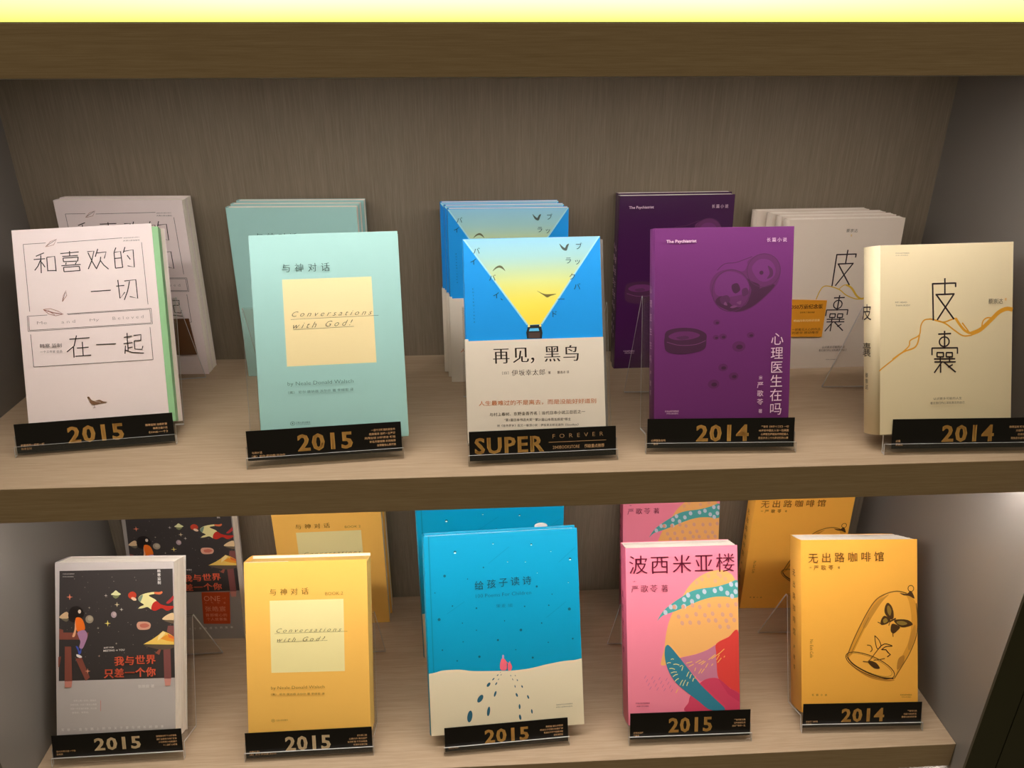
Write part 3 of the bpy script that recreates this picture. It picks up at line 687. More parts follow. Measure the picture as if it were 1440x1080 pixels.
['E',(12,92,112),[59.41,117.29],0.72,0.72,0,0],
['E',(12,92,112),[11.31,68.93],0.71,0.72,0,0],
['E',(12,92,112),[34.7,152.96],0.89,0.9,0,0],
['K',(18,80,96),'给',[64.79,62.94],[64.79,62.94],11.12,0],
['K',(18,80,96),'孩',[79.57,61.88],[79.57,61.88],11.15,0],
['K',(18,80,96),'子',[94.02,60.97],[94.02,60.97],11.18,0],
['K',(18,80,96),'读',[108.5,60.61],[108.5,60.61],11.21,0],
['K',(18,80,96),'诗',[122.99,60.6],[122.99,60.6],11.25,0],
['T',(18,86,104),'100 Poems For Children',[60.16,75.64],[127.51,75.21],4.33,-1,0],
['T',(18,86,104),'果麦 编',[84.26,89.29],[104.12,89.49],4.34,-1,0],
['L',(4,140,175),0.5,[[6.97,0.18],[6.39,168.96]],0],
['SNOW',(226,212,182),[[0.0,166.43],[8.39,165.2],[18.02,163.41],[37.19,163.82],[52.2,166.57],[74.2,168.15],[100.46,169.49],[121.37,168.49],[142.44,165.11],[163.57,162.42],[177.65,162.02],[186.93,160.53]]],
['S',(236,104,124),[[88.57,154.31],[92.03,154.55],[94.58,160.3],[93.87,167.77],[87.35,167.85],[86.2,161.79]]],
['E',(180,150,200),[90.47,151.94],1.24,2.5,0,0],
['S',(236,104,124),[[96.09,160.69],[98.75,159.9],[100.92,164.93],[99.37,169.0],[95.79,168.46]]],
['E',(200,130,170),[98.09,159.16],0.83,1.25,0,0],
['L',(236,104,124),0.9,[[93.97,158.17],[96.9,161.16]],0],
['E',(40,92,114),[47.26,221.71],3.03,7.21,10,0],
['E',(40,92,114),[60.76,200.93],2.76,5.26,35,0],
['E',(40,92,114),[70.2,217.22],1.8,5.83,10,0],
['E',(40,92,114),[71.48,184.63],1.65,3.05,40,0],
['E',(40,92,114),[79.04,196.46],1.24,3.61,20,0],
['E',(40,92,114),[77.53,178.27],0.69,1.94,45,0],
['E',(40,92,114),[80.77,184.07],0.82,1.94,35,0],
['E',(40,92,114),[105.27,199.68],1.11,2.5,-20,0],
['E',(40,92,114),[108.19,214.27],1.11,3.07,0,0],
['E',(40,92,114),[108.38,227.28],1.39,3.34,-10,0],
['E',(40,92,114),[119.06,203.23],0.97,2.5,-20,0],
['E',(40,92,114),[122.97,221.27],0.97,2.79,-5,0],
['E',(40,92,114),[112.19,189.87],0.83,1.67,-20,0],
['E',(40,92,114),[103.59,189.09],0.56,1.67,-10,0],
['E',(40,92,114),[101.02,180.26],0.41,1.25,-20,0],
['E',(40,92,114),[106.66,181.65],0.56,1.25,-30,0],
['E',(40,92,114),[82.97,173.79],0.55,1.25,50,0],
['E',(40,92,114),[83.73,179.0],0.42,1.11,35,0],
['E',(40,92,114),[87.13,173.68],0.41,0.97,30,0],
['E',(40,92,114),[98.84,175.51],0.42,0.83,-20,0],
['E',(40,92,114),[104.38,175.91],0.42,0.83,-30,0],
['E',(40,92,114),[86.56,170.44],0.28,0.69,50,0],
['T',(90,90,85),'陕西新华出版传媒集团',[153.15,215.18],[173.12,215.01],1.54,0,0],
['T',(90,90,85),'陕西人民教育出版社',[153.04,218.11],[173.0,218.09],1.54,0,0]],'B4':[['S',(246,182,108),[[138.51,53.9],[135.12,42.77],[130.32,35.31],[120.55,30.38],[110.72,30.45],[99.62,33.15],[87.23,40.07],[77.27,49.49],[70.98,59.03],[62.18,72.13],[57.15,80.48],[52.05,92.48],[48.37,106.96],[46.0,123.67],[42.98,135.74],[41.36,144.45],[46.86,145.01],[53.66,140.99],[64.76,136.76],[84.45,132.94],[99.28,127.97],[112.94,119.9],[125.36,113.0],[138.51,105.28],[138.51,71.1]]],
['S',(80,168,166),[[38.03,90.06],[44.94,78.86],[54.87,70.67],[67.25,62.56],[79.61,55.65],[91.93,52.39],[110.39,50.54],[126.44,46.77],[138.51,43.94],[138.51,63.94],[122.48,63.11],[107.72,63.25],[91.69,67.0],[74.41,73.74],[59.61,79.34],[44.85,83.97]]],
['E',(196,208,222),[60.32,73.89],2.45,3.16,-20,0],
['E',(196,208,222),[71.49,65.13],2.45,3.16,-20,0],
['E',(196,208,222),[81.25,67.88],2.45,3.16,-20,0],
['E',(196,208,222),[76.48,59.81],2.45,3.16,-20,0],
['E',(196,208,222),[88.71,62.03],2.45,3.16,-20,0],
['E',(196,208,222),[96.78,56.2],2.46,3.16,-20,0],
['E',(196,208,222),[109.69,55.39],2.46,3.16,-20,0],
['E',(196,208,222),[117.47,53.2],2.46,3.16,-20,0],
['E',(196,208,222),[125.26,58.93],2.46,3.17,-20,0],
['E',(196,208,222),[130.11,48.11],2.46,3.17,-20,0],
['E',(196,208,222),[135.5,57.42],2.47,3.18,-20,0],
['E',(196,208,222),[47.98,80.18],2.44,3.16,-20,0],
['E',(196,208,222),[54.81,73.71],2.45,3.16,-20,0],
['E',(196,208,222),[71.35,73.4],2.45,3.16,-20,0],
['E',(196,208,222),[137.49,48.95],2.46,3.17,-20,0],
['E',(196,208,222),[131.1,62.9],2.46,3.17,-20,0],
['E',(226,165,140),[58.94,73.98],2.2,2.91,-20,0],
['E',(226,165,140),[70.1,74.19],2.2,2.92,-20,0],
['E',(226,165,140),[81.66,72.67],2.21,2.93,-20,0],
['E',(226,165,140),[90.62,74.9],2.2,2.92,-20,0],
['E',(226,165,140),[102.18,73.19],2.21,2.92,-20,0],
['E',(226,165,140),[115.15,73.98],2.22,2.93,-20,0],
['E',(226,165,140),[125.51,74.01],2.22,2.93,-20,0],
['E',(226,165,140),[135.78,73.07],2.22,2.93,-20,0],
['E',(226,165,140),[64.18,85.92],2.21,2.92,-20,0],
['E',(226,165,140),[74.64,85.57],2.21,2.92,-20,0],
['E',(226,165,140),[85.9,83.64],2.21,2.93,-20,0],
['E',(226,165,140),[96.94,85.23],2.21,2.92,-20,0],
['E',(226,165,140),[106.43,83.58],2.21,2.92,-20,0],
['E',(226,165,140),[118.9,84.96],2.21,2.93,-20,0],
['E',(226,165,140),[129.28,86.17],2.22,2.93,-20,0],
['E',(226,165,140),[68.57,94.0],2.2,2.93,-20,0],
['E',(226,165,140),[78.42,93.66],2.21,2.92,-20,0],
['E',(226,165,140),[89.36,94.1],2.21,2.92,-20,0],
['E',(226,165,140),[101.48,91.73],2.22,2.92,-20,0],
['E',(226,165,140),[110.11,92.04],2.21,2.93,-20,0],
['E',(226,165,140),[123.37,92.81],2.22,2.92,-20,0],
['E',(226,165,140),[133.22,92.42],2.21,2.93,-20,0],
['E',(226,165,140),[115.38,99.91],2.21,2.93,-20,0],
['E',(226,165,140),[125.74,100.52],2.22,2.93,-20,0],
['E',(236,170,130),[93.97,40.89],2.2,2.68,-20,0],
['E',(236,170,130),[102.01,36.88],2.21,2.67,-20,0],
['E',(236,170,130),[110.51,43.23],2.21,2.68,-20,0],
['E',(236,170,130),[116.75,37.33],2.21,2.68,-20,0],
['E',(236,170,130),[122.84,41.17],2.21,2.68,-20,0],
['E',(236,170,130),[87.15,44.94],2.21,2.67,-20,0],
['E',(236,170,130),[114.33,34.82],2.21,2.68,-20,0],
['G',(204,124,152),[[64.76,136.76],[84.45,133.18],[99.27,128.21],[110.07,122.0],[110.32,144.23],[112.22,163.85],[97.45,163.92],[90.03,166.7],[73.13,149.0]]],
['S',(226,68,62),[[138.51,108.62],[125.36,113.24],[110.46,120.79],[110.03,132.01],[110.32,144.23],[111.99,162.62],[119.5,170.23],[128.02,177.27],[138.51,184.42]]],
['S',(214,68,100),[[73.19,203.93],[74.87,191.78],[77.47,183.33],[87.51,170.27],[97.45,163.92],[109.77,163.15],[117.08,167.7],[126.8,176.62],[138.51,184.42],[138.51,206.45]]],
['G',(204,56,92),[[111.6,163.83],[117.08,167.7],[126.8,176.62],[138.51,184.42],[138.51,194.21],[124.21,183.86]]],
['S',(52,128,152),[[49.12,120.37],[53.01,122.09],[63.56,135.25],[76.75,152.79],[89.97,170.37],[105.68,186.84],[120.21,202.68],[101.74,202.34],[87.16,191.03],[71.41,178.22],[58.14,165.53],[49.82,150.6],[46.4,135.86],[46.59,124.91]]],
['L',(238,226,150),0.9,[[53.71,138.31],[55.56,137.53],[57.38,138.2]],1],
['L',(238,226,150),0.9,[[48.73,143.01],[51.19,142.0],[53.64,142.45]],1],
['L',(238,226,150),0.9,[[56.66,144.51],[60.34,144.28],[64.0,145.5]],1],
['L',(238,226,150),0.9,[[51.68,149.45],[55.05,149.33],[58.39,150.67]],1],
['L',(238,226,150),0.9,[[53.42,155.0],[57.12,153.79],[60.79,154.05]],1],
['L',(238,226,150),0.9,[[55.79,159.59],[58.89,157.45],[61.97,156.77]],1],
['L',(238,226,150),0.9,[[58.14,165.53],[60.63,163.06],[63.1,162.06]],1],
['L',(238,226,150),0.9,[[64.58,147.48],[66.44,146.2],[68.27,146.39]],1],
['L',(238,226,150),0.9,[[66.94,152.44],[67.92,149.0],[68.88,147.02]],1],
['L',(238,226,150),0.9,[[72.95,159.98],[74.55,156.25],[76.12,153.99]],1],
['L',(238,226,150),0.9,[[76.59,162.55],[77.75,159.11],[78.89,157.14]],1],
['L',(238,226,150),0.9,[[64.18,170.63],[66.09,166.62],[67.97,164.06]],1],
['L',(238,226,150),0.9,[[67.85,171.38],[69.76,167.06],[71.65,164.2]],1],
['L',(238,226,150),0.9,[[72.75,171.56],[73.73,168.42],[74.68,166.75]],1],
['L',(238,226,150),0.9,[[80.21,166.34],[80.99,163.5],[81.75,162.13]],1],
['L',(250,196,100),0.9,[[72.61,143.5],[80.0,141.93]],0],
['L',(250,196,100),0.9,[[75.61,147.87],[81.79,145.04]],0],
['L',(250,196,100),0.9,[[84.28,143.3],[91.09,139.88]],0],
['L',(250,196,100),0.9,[[87.94,144.65],[94.75,141.23]],0],
['L',(250,196,100),0.9,[[90.99,145.98],[96.59,141.91]],0],
['L',(250,196,100),0.9,[[82.88,153.62],[84.17,149.4]],0],
['L',(250,196,100),0.9,[[87.73,156.85],[91.52,150.88]],0],
['L',(250,196,100),0.9,[[90.81,156.35],[95.21,151.02]],0],
['L',(250,196,100),0.9,[[96.45,149.84],[99.62,144.46]],0],
['L',(250,196,100),0.9,[[100.3,140.21],[109.02,133.8]],0],
['L',(250,196,100),0.9,[[104.01,139.12],[113.96,132.76]],0],
['L',(250,196,100),0.9,[[110.14,140.56],[113.93,134.59]],0],
['L',(250,196,100),0.9,[[112.71,133.93],[120.2,127.48]],0],
['L',(250,196,100),0.9,[[119.42,137.83],[120.68,136.05]],0],
['L',(250,196,100),0.9,[[103.87,147.66],[105.75,145.29]],0],
['L',(250,196,100),0.9,[[59.13,179.6],[61.9,174.82]],0],
['L',(250,196,100),0.9,[[82.72,162.77],[84.0,159.77]],0],
['L',(250,196,100),0.9,[[111.31,144.27],[116.33,138.34]],0],
['L',(204,120,160),0.6,[[20.31,160.49],[22.57,156.92]],0],
['L',(204,120,160),0.6,[[22.42,165.07],[24.68,161.5]],0],
['L',(204,120,160),0.6,[[24.54,169.66],[26.8,166.09]],0],
['L',(204,120,160),0.6,[[26.66,174.24],[28.92,170.67]],0],
['L',(204,120,160),0.6,[[29.08,161.79],[31.34,158.22]],0],
['L',(204,120,160),0.6,[[31.2,166.37],[33.46,162.8]],0],
['L',(204,120,160),0.6,[[33.32,170.96],[35.58,167.38]],0],
['L',(204,120,160),0.6,[[35.44,175.54],[37.71,171.97]],0],
['L',(204,120,160),0.6,[[37.86,163.08],[40.12,159.51]],0],
['L',(204,120,160),0.6,[[39.98,167.67],[42.25,164.1]],0],
['L',(204,120,160),0.6,[[42.11,172.26],[44.37,168.68]],0],
['L',(204,120,160),0.6,[[44.23,176.85],[46.49,173.27]],0],
['L',(204,120,160),0.6,[[46.65,164.38],[48.91,160.81]],0],
['L',(204,120,160),0.6,[[48.77,168.97],[51.04,165.39]],0],
['L',(204,120,160),0.6,[[50.9,173.56],[53.16,169.98]],0],
['L',(204,120,160),0.6,[[53.02,178.15],[55.29,174.57]],0],
['T',(120,30,60),'天津出版传媒集团',[8.79,190.26],[26.13,190.67],1.46,1,0],
['T',(120,30,60),'天津人民出版社',[9.94,194.2],[25.21,194.53],1.47,1,0],
['K',(112,22,54),'波',[15.2,20.86],[15.2,20.86],23.87,3],
['K',(112,22,54),'西',[41.66,21.42],[41.66,21.42],23.93,3],
['K',(112,22,54),'米',[69.17,21.52],[69.17,21.52],23.99,3],
['K',(112,22,54),'亚',[96.38,21.12],[96.38,21.12],24.05,3],
['K',(112,22,54),'楼',[123.16,21.32],[123.16,21.32],24.11,3],
['K',(112,22,54),'严歌苓',[10.67,50.07],[33.84,50.07],9.5,3],
['K',(112,22,54),'著',[47.27,50.37],[47.27,50.37],9.04,3],
['T',(112,22,54),'（美）',[8.03,40.65],[12.05,40.77],1.46,0,0]],'B5':[['K',(108,66,14),'无出路咖啡馆',[14.77,22.56],[97.5,21.25],12.69,0],
['K',(108,66,14),'严歌苓',[18.68,34.64],[36.92,34.39],6.34,0],
['T',(108,66,14),'（美）',[9.56,34.17],[13.13,34.2],1.98,0,0],
['T',(108,66,14),'著',[45.44,34.46],[48.42,34.48],2.96,0,0],
['T',(108,66,14),'No Exit Cafe',[12.29,124.02],[12.18,146.73],3.96,-1,0],
['S',(224,154,46),[[57.12,145.89],[66.76,122.56],[81.79,93.06],[93.78,75.67],[107.23,67.78],[98.25,76.9],[86.23,99.03],[72.7,125.58],[63.68,143.29]]],
['S',(228,158,52),[[131.07,67.54],[142.95,77.29],[144.65,96.58],[142.72,126.23],[130.68,149.85],[118.66,170.5],[124.72,149.79],[135.27,126.16],[138.37,99.49],[135.49,78.7]]],
['S',(206,142,52),[[77.26,106.36],[84.77,91.6],[96.76,76.88],[110.2,68.85],[101.22,78.41],[89.22,96.09],[80.21,110.83]]],
['S',(190,128,46),[[121.74,149.76],[129.21,145.39],[127.67,155.75],[120.19,163.1]]],
['S',(206,142,52),[[136.79,120.24],[142.81,106.95],[143.49,120.3],[136.7,138.04],[133.73,135.05]]],
['L',(122,84,26),1.22,[[56.97,146.48],[66.76,122.56],[81.79,93.06],[93.78,75.67],[107.23,67.78],[120.65,64.93],[132.56,67.56]],1],
['L',(160,110,36),0.81,[[62.2,142.53],[71.22,124.09],[84.74,97.53]],1],
['L',(122,84,26),1.08,[[144.43,80.26],[145.83,99.56],[144.54,120.31],[136.69,141.01],[126.17,158.71],[116.41,174.19]],1],
['E',(78,50,18),[86.24,157.58],33.08,11.57,24,1.0],
['E',(122,84,26),[86.25,156.84],29.79,9.19,24,0.4],
['L',(78,50,18),1.62,[[57.71,146.93],[65.11,155.9],[82.92,166.45],[100.77,172.55],[115.66,174.18]],1],
['S',(196,132,46),[[65.09,159.6],[82.91,169.41],[103.74,174.8],[117.15,175.68],[106.71,177.5],[84.39,172.39]]],
['E',(78,50,18),[137.81,61.67],3.57,3.85,0,0.9],
['S',(78,50,18),[[123.92,67.19],[131.07,68.28],[134.8,66.83],[136.45,64.62],[139.28,66.13],[142.37,74.31],[135.53,70.99],[128.82,70.05]]],
['S',(78,50,18),[[105.97,82.15],[108.96,79.36],[113.11,82.96],[115.76,90.39],[115.72,98.55],[111.54,99.99],[105.91,94.01],[104.44,88.81]]],
['S',(150,118,46),[[107.89,84.39],[110.13,82.93],[113.09,88.89],[111.56,95.55],[108.31,91.07]]],
['S',(78,50,18),[[99.92,101.37],[104.41,95.48],[111.84,100.44],[107.79,105.45],[100.34,106.86]]],
['S',(160,128,50),[[102.6,100.66],[106.34,98.46],[108.55,102.19],[104.07,104.82]]],
['S',(78,50,18),[[117.5,100.79],[127.94,100.14],[135.68,101.99],[139.83,106.92],[130.87,110.1],[124.17,109.45],[117.48,104.05]]],
['S',(150,122,50),[[120.47,102.59],[127.93,102.36],[133.13,105.67],[126.41,107.54],[120.46,105.26]]],
['S',(78,50,18),[[114.2,105.5],[123.72,109.44],[120.72,114.16],[115.63,117.82],[112.07,114.08]]],
['L',(78,50,18),1.89,[[110.78,102.95],[118.7,99.02]],0],
['L',(78,50,18),0.94,[[100.34,105.38],[95.89,103.26]],0],
['L',(78,50,18),0.94,[[114.74,117.07],[115.17,121.82]],0],
['L',(78,50,18),0.81,[[111.53,102.22],[109.72,107.84]],0],
['L',(122,84,26),1.08,[[86.28,150.17],[91.97,142.81],[99.47,133.24]],1],
['L',(78,50,18),0.94,[[92.08,120.13],[97.27,125.81],[99.76,133.25],[95.28,136.47],[92.93,128.74],[92.08,120.13]],1],
['L',(78,50,18),1.08,[[99.76,133.25],[105.44,130.63],[114.07,133.38],[106.17,134.05],[100.19,138.0]],1],
['L',(78,50,18),1.35,[[100.64,137.7],[106.15,138.05],[108.66,141.49],[111.63,144.03],[107.6,146.96]],0],
['L',(122,84,26),1.08,[[82.35,131.9],[86.81,132.83],[88.72,137.59],[86.32,140.53]],1],
['L',(122,84,26),1.08,[[90.45,150.95],[97.9,150.28],[104.61,148.86]],0],
['S',(78,50,18),[[82.99,152.36],[87.46,151.66],[94.15,154.69],[98.14,161.11],[91.89,161.34],[86.25,157.14]]],
['L',(122,84,26),1.22,[[77.04,152.31],[82.99,153.1],[85.98,150.17]],0],
['K',(108,66,14),'长篇小说',[13.6,193.03],[29.88,193.41],2.9,0],
['T',(108,66,14),'天津出版传媒集团',[123.02,194.12],[137.56,194.27],1.78,0,0],
['T',(108,66,14),'天津人民出版社',[124.8,196.81],[136.87,196.93],1.34,0,0]],'D1x':[['PART','promo_sticker',(192,72,30)],
['G',(192,72,30),[[97.56,138.66],[136.32,139.47],[132.78,188.56],[95.62,187.74]],1],
['T',(228,150,120),'ONE',[99.83,147.81],[122.68,148.29],8.23,0,0],
['T',(228,150,120),'一个',[125.77,147.9],[130.83,148.0],3.66,0,0],
['K',(228,150,120),'人气作者',[102.15,154.71],[128.08,155.26],3.04,0],
['K',(228,150,120),'张皓宸',[104.19,164.37],[124.49,164.81],8.52,0],
['K',(228,150,120),'首部暖心的',[102.37,174.0],[127.2,174.54],5.28,0],
['K',(228,150,120),'个人故事集',[103.1,180.72],[126.54,181.23],5.1,0]],'C1x':[['PART','promo_sticker',(92,52,18)],
['G',(92,52,18),[[98.76,142.1],[132.34,141.78],[136.03,187.69],[90.93,188.29]],1]],'D3x':[['E',(232,234,226),[159.91,33.83],8.39,4.86,0,0]]}}

# ------------------------------------------------------------------ lettering helper: glyph outlines as flat meshes
_gl = {}
def glyph(txt, off, sp=1.0):
    k = (txt, off, sp)
    if k in _gl: return _gl[k]
    c = bpy.data.curves.new('g', 'FONT'); c.body = txt; c.size = 1; c.resolution_u = 2; c.offset = off; c.space_character = sp
    o = bpy.data.objects.new('g', c); col.objects.link(o)
    dg = bpy.context.evaluated_depsgraph_get(); dg.update()
    me = bpy.data.meshes.new_from_object(o.evaluated_get(dg))
    vs = [(v.co.x, v.co.y) for v in me.vertices]; fs = [tuple(p.vertices) for p in me.polygons]
    bpy.data.objects.remove(o); bpy.data.curves.remove(c); bpy.data.meshes.remove(me)
    _gl[k] = (vs, fs); return _gl[k]
def bbox(vs):
    xs = [v[0] for v in vs]; ys = [v[1] for v in vs]
    return min(xs), max(xs), min(ys), max(ys)
REF = bbox(glyph('国', 0)[0])
EM = (REF[1]-REF[0])/.86
EC = ((REF[0]+REF[1])/2, (REF[2]+REF[3])/2)
WT = {-1: -.012, 0: 0, 1: .018, 2: .022, 3: -.012, 4: -.010}
MING = {2: (-.012, .012), 3: (-.010, .010), 4: (-.020, 0, .020)}   # heavy uprights, thin horizontals

class Sheet:
    """collects flat printed shapes (mm, v downwards) on a w x h sheet; built a hair in front of the sheet"""
    STEP = .000008
    def __init__(s, w, h, start=0): s.w, s.h = w, h; s.v = []; s.f = []; s.c = []; s.n = start
    def poly(s, pts, colr, cols=None):
        s.n += 1; y = -s.STEP*s.n; b = len(s.v)
        for p in pts: s.v.append(((p[0]-s.w/2)*.001, y, (s.h-p[1])*.001))
        s.f.append(tuple(range(b, b+len(pts)))); s.c.append(cols or [lin(colr)]*len(pts))
    def tris(s, vs, fs, colr):
        y = -s.STEP*s.n; b = len(s.v); c = lin(colr)
        for p in vs: s.v.append(((p[0]-s.w/2)*.001, y, (s.h-p[1])*.001))
        for f in fs: s.f.append(tuple(b+i for i in f)); s.c.append([c]*len(f))
    def line(s, pts, w, colr):
        s.n += 1
        n = len(pts); L = []; Rr = []
        for i, p in enumerate(pts):
            a = pts[max(i-1, 0)]; b = pts[min(i+1, n-1)]
            dx, dy = b[0]-a[0], b[1]-a[1]; d = math.hypot(dx, dy) or 1
            nx, ny = -dy/d*w/2, dx/d*w/2
            L.append((p[0]+nx, p[1]+ny)); Rr.append((p[0]-nx, p[1]-ny))
        s.tris(L+Rr, [(i, i+1, n+i+1, n+i) for i in range(n-1)], colr)
    def ellipse(s, c, rx, ry, rot, ring, colr):
        N = 28 if max(rx, ry) > 1.2 else 12; a = R(rot); P = []
        for i in range(N):
            t = 2*math.pi*i/N; x, y = rx*math.cos(t), ry*math.sin(t)
            P.append((c[0]+x*math.cos(a)-y*math.sin(a), c[1]+x*math.sin(a)+y*math.cos(a)))
        P = [(min(max(p[0], 0), s.w), min(max(p[1], 0), s.h)) for p in P]
        if ring: s.line(P+[P[0]], ring, colr)
        else: s.poly(P, colr)
    def text(s, txt, p0, p1, h, bold, shear, colr):
        vs, fs = glyph(txt, WT[bold], 1.14 if bold == 2 else 1.0)
        if not vs: return
        x0, x1, y0, y1 = bbox(vs); s.n += 1
        L = math.hypot(p1[0]-p0[0], p1[1]-p0[1]); ux, uy = (p1[0]-p0[0])/L, (p1[1]-p0[1])/L
        out = []
        for x, y in vs:
            a = (x-x0)/(x1-x0)*L; b = ((y-y0)/(y1-y0)-.5)*h
            a += shear*b
            out.append((p0[0]+ux*a+uy*b, p0[1]+uy*a-ux*b))
        for dx in MING.get(bold, (0,)):
            d = dx*L/(x1-x0)
            s.tris([(p[0]+ux*d, p[1]+uy*d) for p in out], fs, colr)
    def chars(s, txt, p0, p1, em, bold, colr):
        s.n += 1; n = len(txt)
        for i, ch in enumerate(txt):
            t = i/(n-1) if n > 1 else 0
            cx, cy = p0[0]+(p1[0]-p0[0])*t, p0[1]+(p1[1]-p0[1])*t
            vs, fs = glyph(ch, WT[bold]); k = em/EM
            if ord(ch) < 256: b = bbox(vs); c = ((b[0]+b[1])/2, EC[1]-.02)
            else: c = EC
            for dx in MING.get(bold, (0,)):
                s.tris([(cx+(x-c[0]+dx)*k, cy-(y-c[1])*k) for x, y in vs], fs, colr)
    def build(s, name, parent, mat, loc):
        if not s.v: return None
        me = bpy.data.meshes.new(name); me.from_pydata(s.v, [], s.f)
        ca = me.color_attributes.new('ink', 'FLOAT_COLOR', 'CORNER')
        i = 0
        flat = []
        for c in s.c:
            for q in c: flat += [*q, 1.0]
        ca.data.foreach_set('color', flat)
        # face the viewer (-Y)
        for p in me.polygons: pass
        bm = bmesh.new(); bm.from_mesh(me)
        for f in bm.faces:
            f.normal_update()
            if f.normal.y > 0: f.normal_flip()
        bm.to_mesh(me); bm.free()
        return link(name, me, [mat], parent, loc)

def catmull(pts, closed, k=5):
    n = len(pts); out = []
    rng = range(n) if closed else range(n-1)
    for i in rng:
        g = (lambda j: pts[j % n]) if closed else (lambda j: pts[min(max(j, 0), n-1)])
        a, b, c, d = g(i-1), g(i), g(i+1), g(i+2)
        for q in range(k):
            t = q/k
            out.append(tuple(.5*((2*b[m])+(-a[m]+c[m])*t+(2*a[m]-5*b[m]+4*c[m]-d[m])*t*t+(-a[m]+3*b[m]-3*c[m]+d[m])*t**3) for m in (0, 1)))
    if not closed: out.append(tuple(pts[-1]))
    return out

def paint(ops, w, h, front, root, film, prefix=()):
    """lay the printed shapes of one cover out; lettering, drawing and any band or sticker are separate meshes"""
    y0 = -.00004
    mat = M['ink_gloss'] if film else M['ink']
    ill = Sheet(w, h); let = Sheet(w, h, 170)
    band = None; res = []
    shift = 0
    def clampp(P): return [(min(max(p[0], 0), w), min(max(p[1], 0), h)) for p in P]
    for o in ops:
        k = o[0]
        if k == 'PART':
            if o[1] == 'cover_lettering': band = None
            else:
                band = dict(name=o[1], col=o[2], sheet=Sheet(w, h, 260), base=None); res.append(band)
            continue
        if band and band['base'] is None and k == 'G':
            band['base'] = clampp(o[2]); continue
        S = band['sheet'] if band else (let if k in 'TK' else ill)
        if k == 'G': S.poly(clampp(o[2]), o[1])
        elif k == 'S': S.poly(clampp(catmull(o[2], True)), o[1])
        elif k == 'L': S.line(catmull(o[3], False) if o[4] else o[3], o[2], o[1])
        elif k == 'E': S.ellipse(o[2], o[3], o[4], o[5], o[6], o[1])
        elif k == 'X':
            c, r = o[2], o[3]; P = []
            for i in range(8):
                t = i*math.pi/4; q = r if i % 2 == 0 else r*.24
                P.append((c[0]+q*math.sin(t), c[1]-q*math.cos(t)))
            S.poly(clampp(P), o[1])
        elif k == 'Q':
            a, b = lin(o[1]), lin(o[2]); S.poly(o[3], None, [a, a, b, b])
        elif k == 'SNOW':
            e = o[2]; S.poly(clampp(catmull([(0, e[0][1])]+e[1:-1]+[(w, e[-1][1])], False)+[(w, h), (0, h)]), o[1])
        elif k == 'T': S.text(o[2], o[3], o[4], o[5], o[6], o[7], o[1])
        elif k == 'K': S.chars(o[2], o[3], o[4], o[5], o[6], o[1])
    ill.build('cover_illustration', front, mat, (0, y0, 0))
    let.build('cover_lettering', front, mat, (0, y0, 0))
    for b in res:
        P = b['base']; bm = bmesh.new(); yb = -.0020
        f = [bm.verts.new(((p[0]-w/2)*.001, yb, (h-p[1])*.001)) for p in P]
        g = [bm.verts.new(((p[0]-w/2)*.001, yb+.0018, (h-p[1])*.001)) for p in P]
        bm.faces.new(f); bm.faces.new(g[::-1])
        for i in range(len(P)):
            j = (i+1) % len(P); bm.faces.new((f[j], f[i], g[i], g[j]))
        bmesh.ops.recalc_face_normals(bm, faces=bm.faces)
        bo = bm_obj(b['name'], bm, cmat(b['col'], film), root)
        b['sheet'].build('band_lettering' if 'band' in b['name'] else 'sticker_lettering', bo, mat, (0, 0, 0))

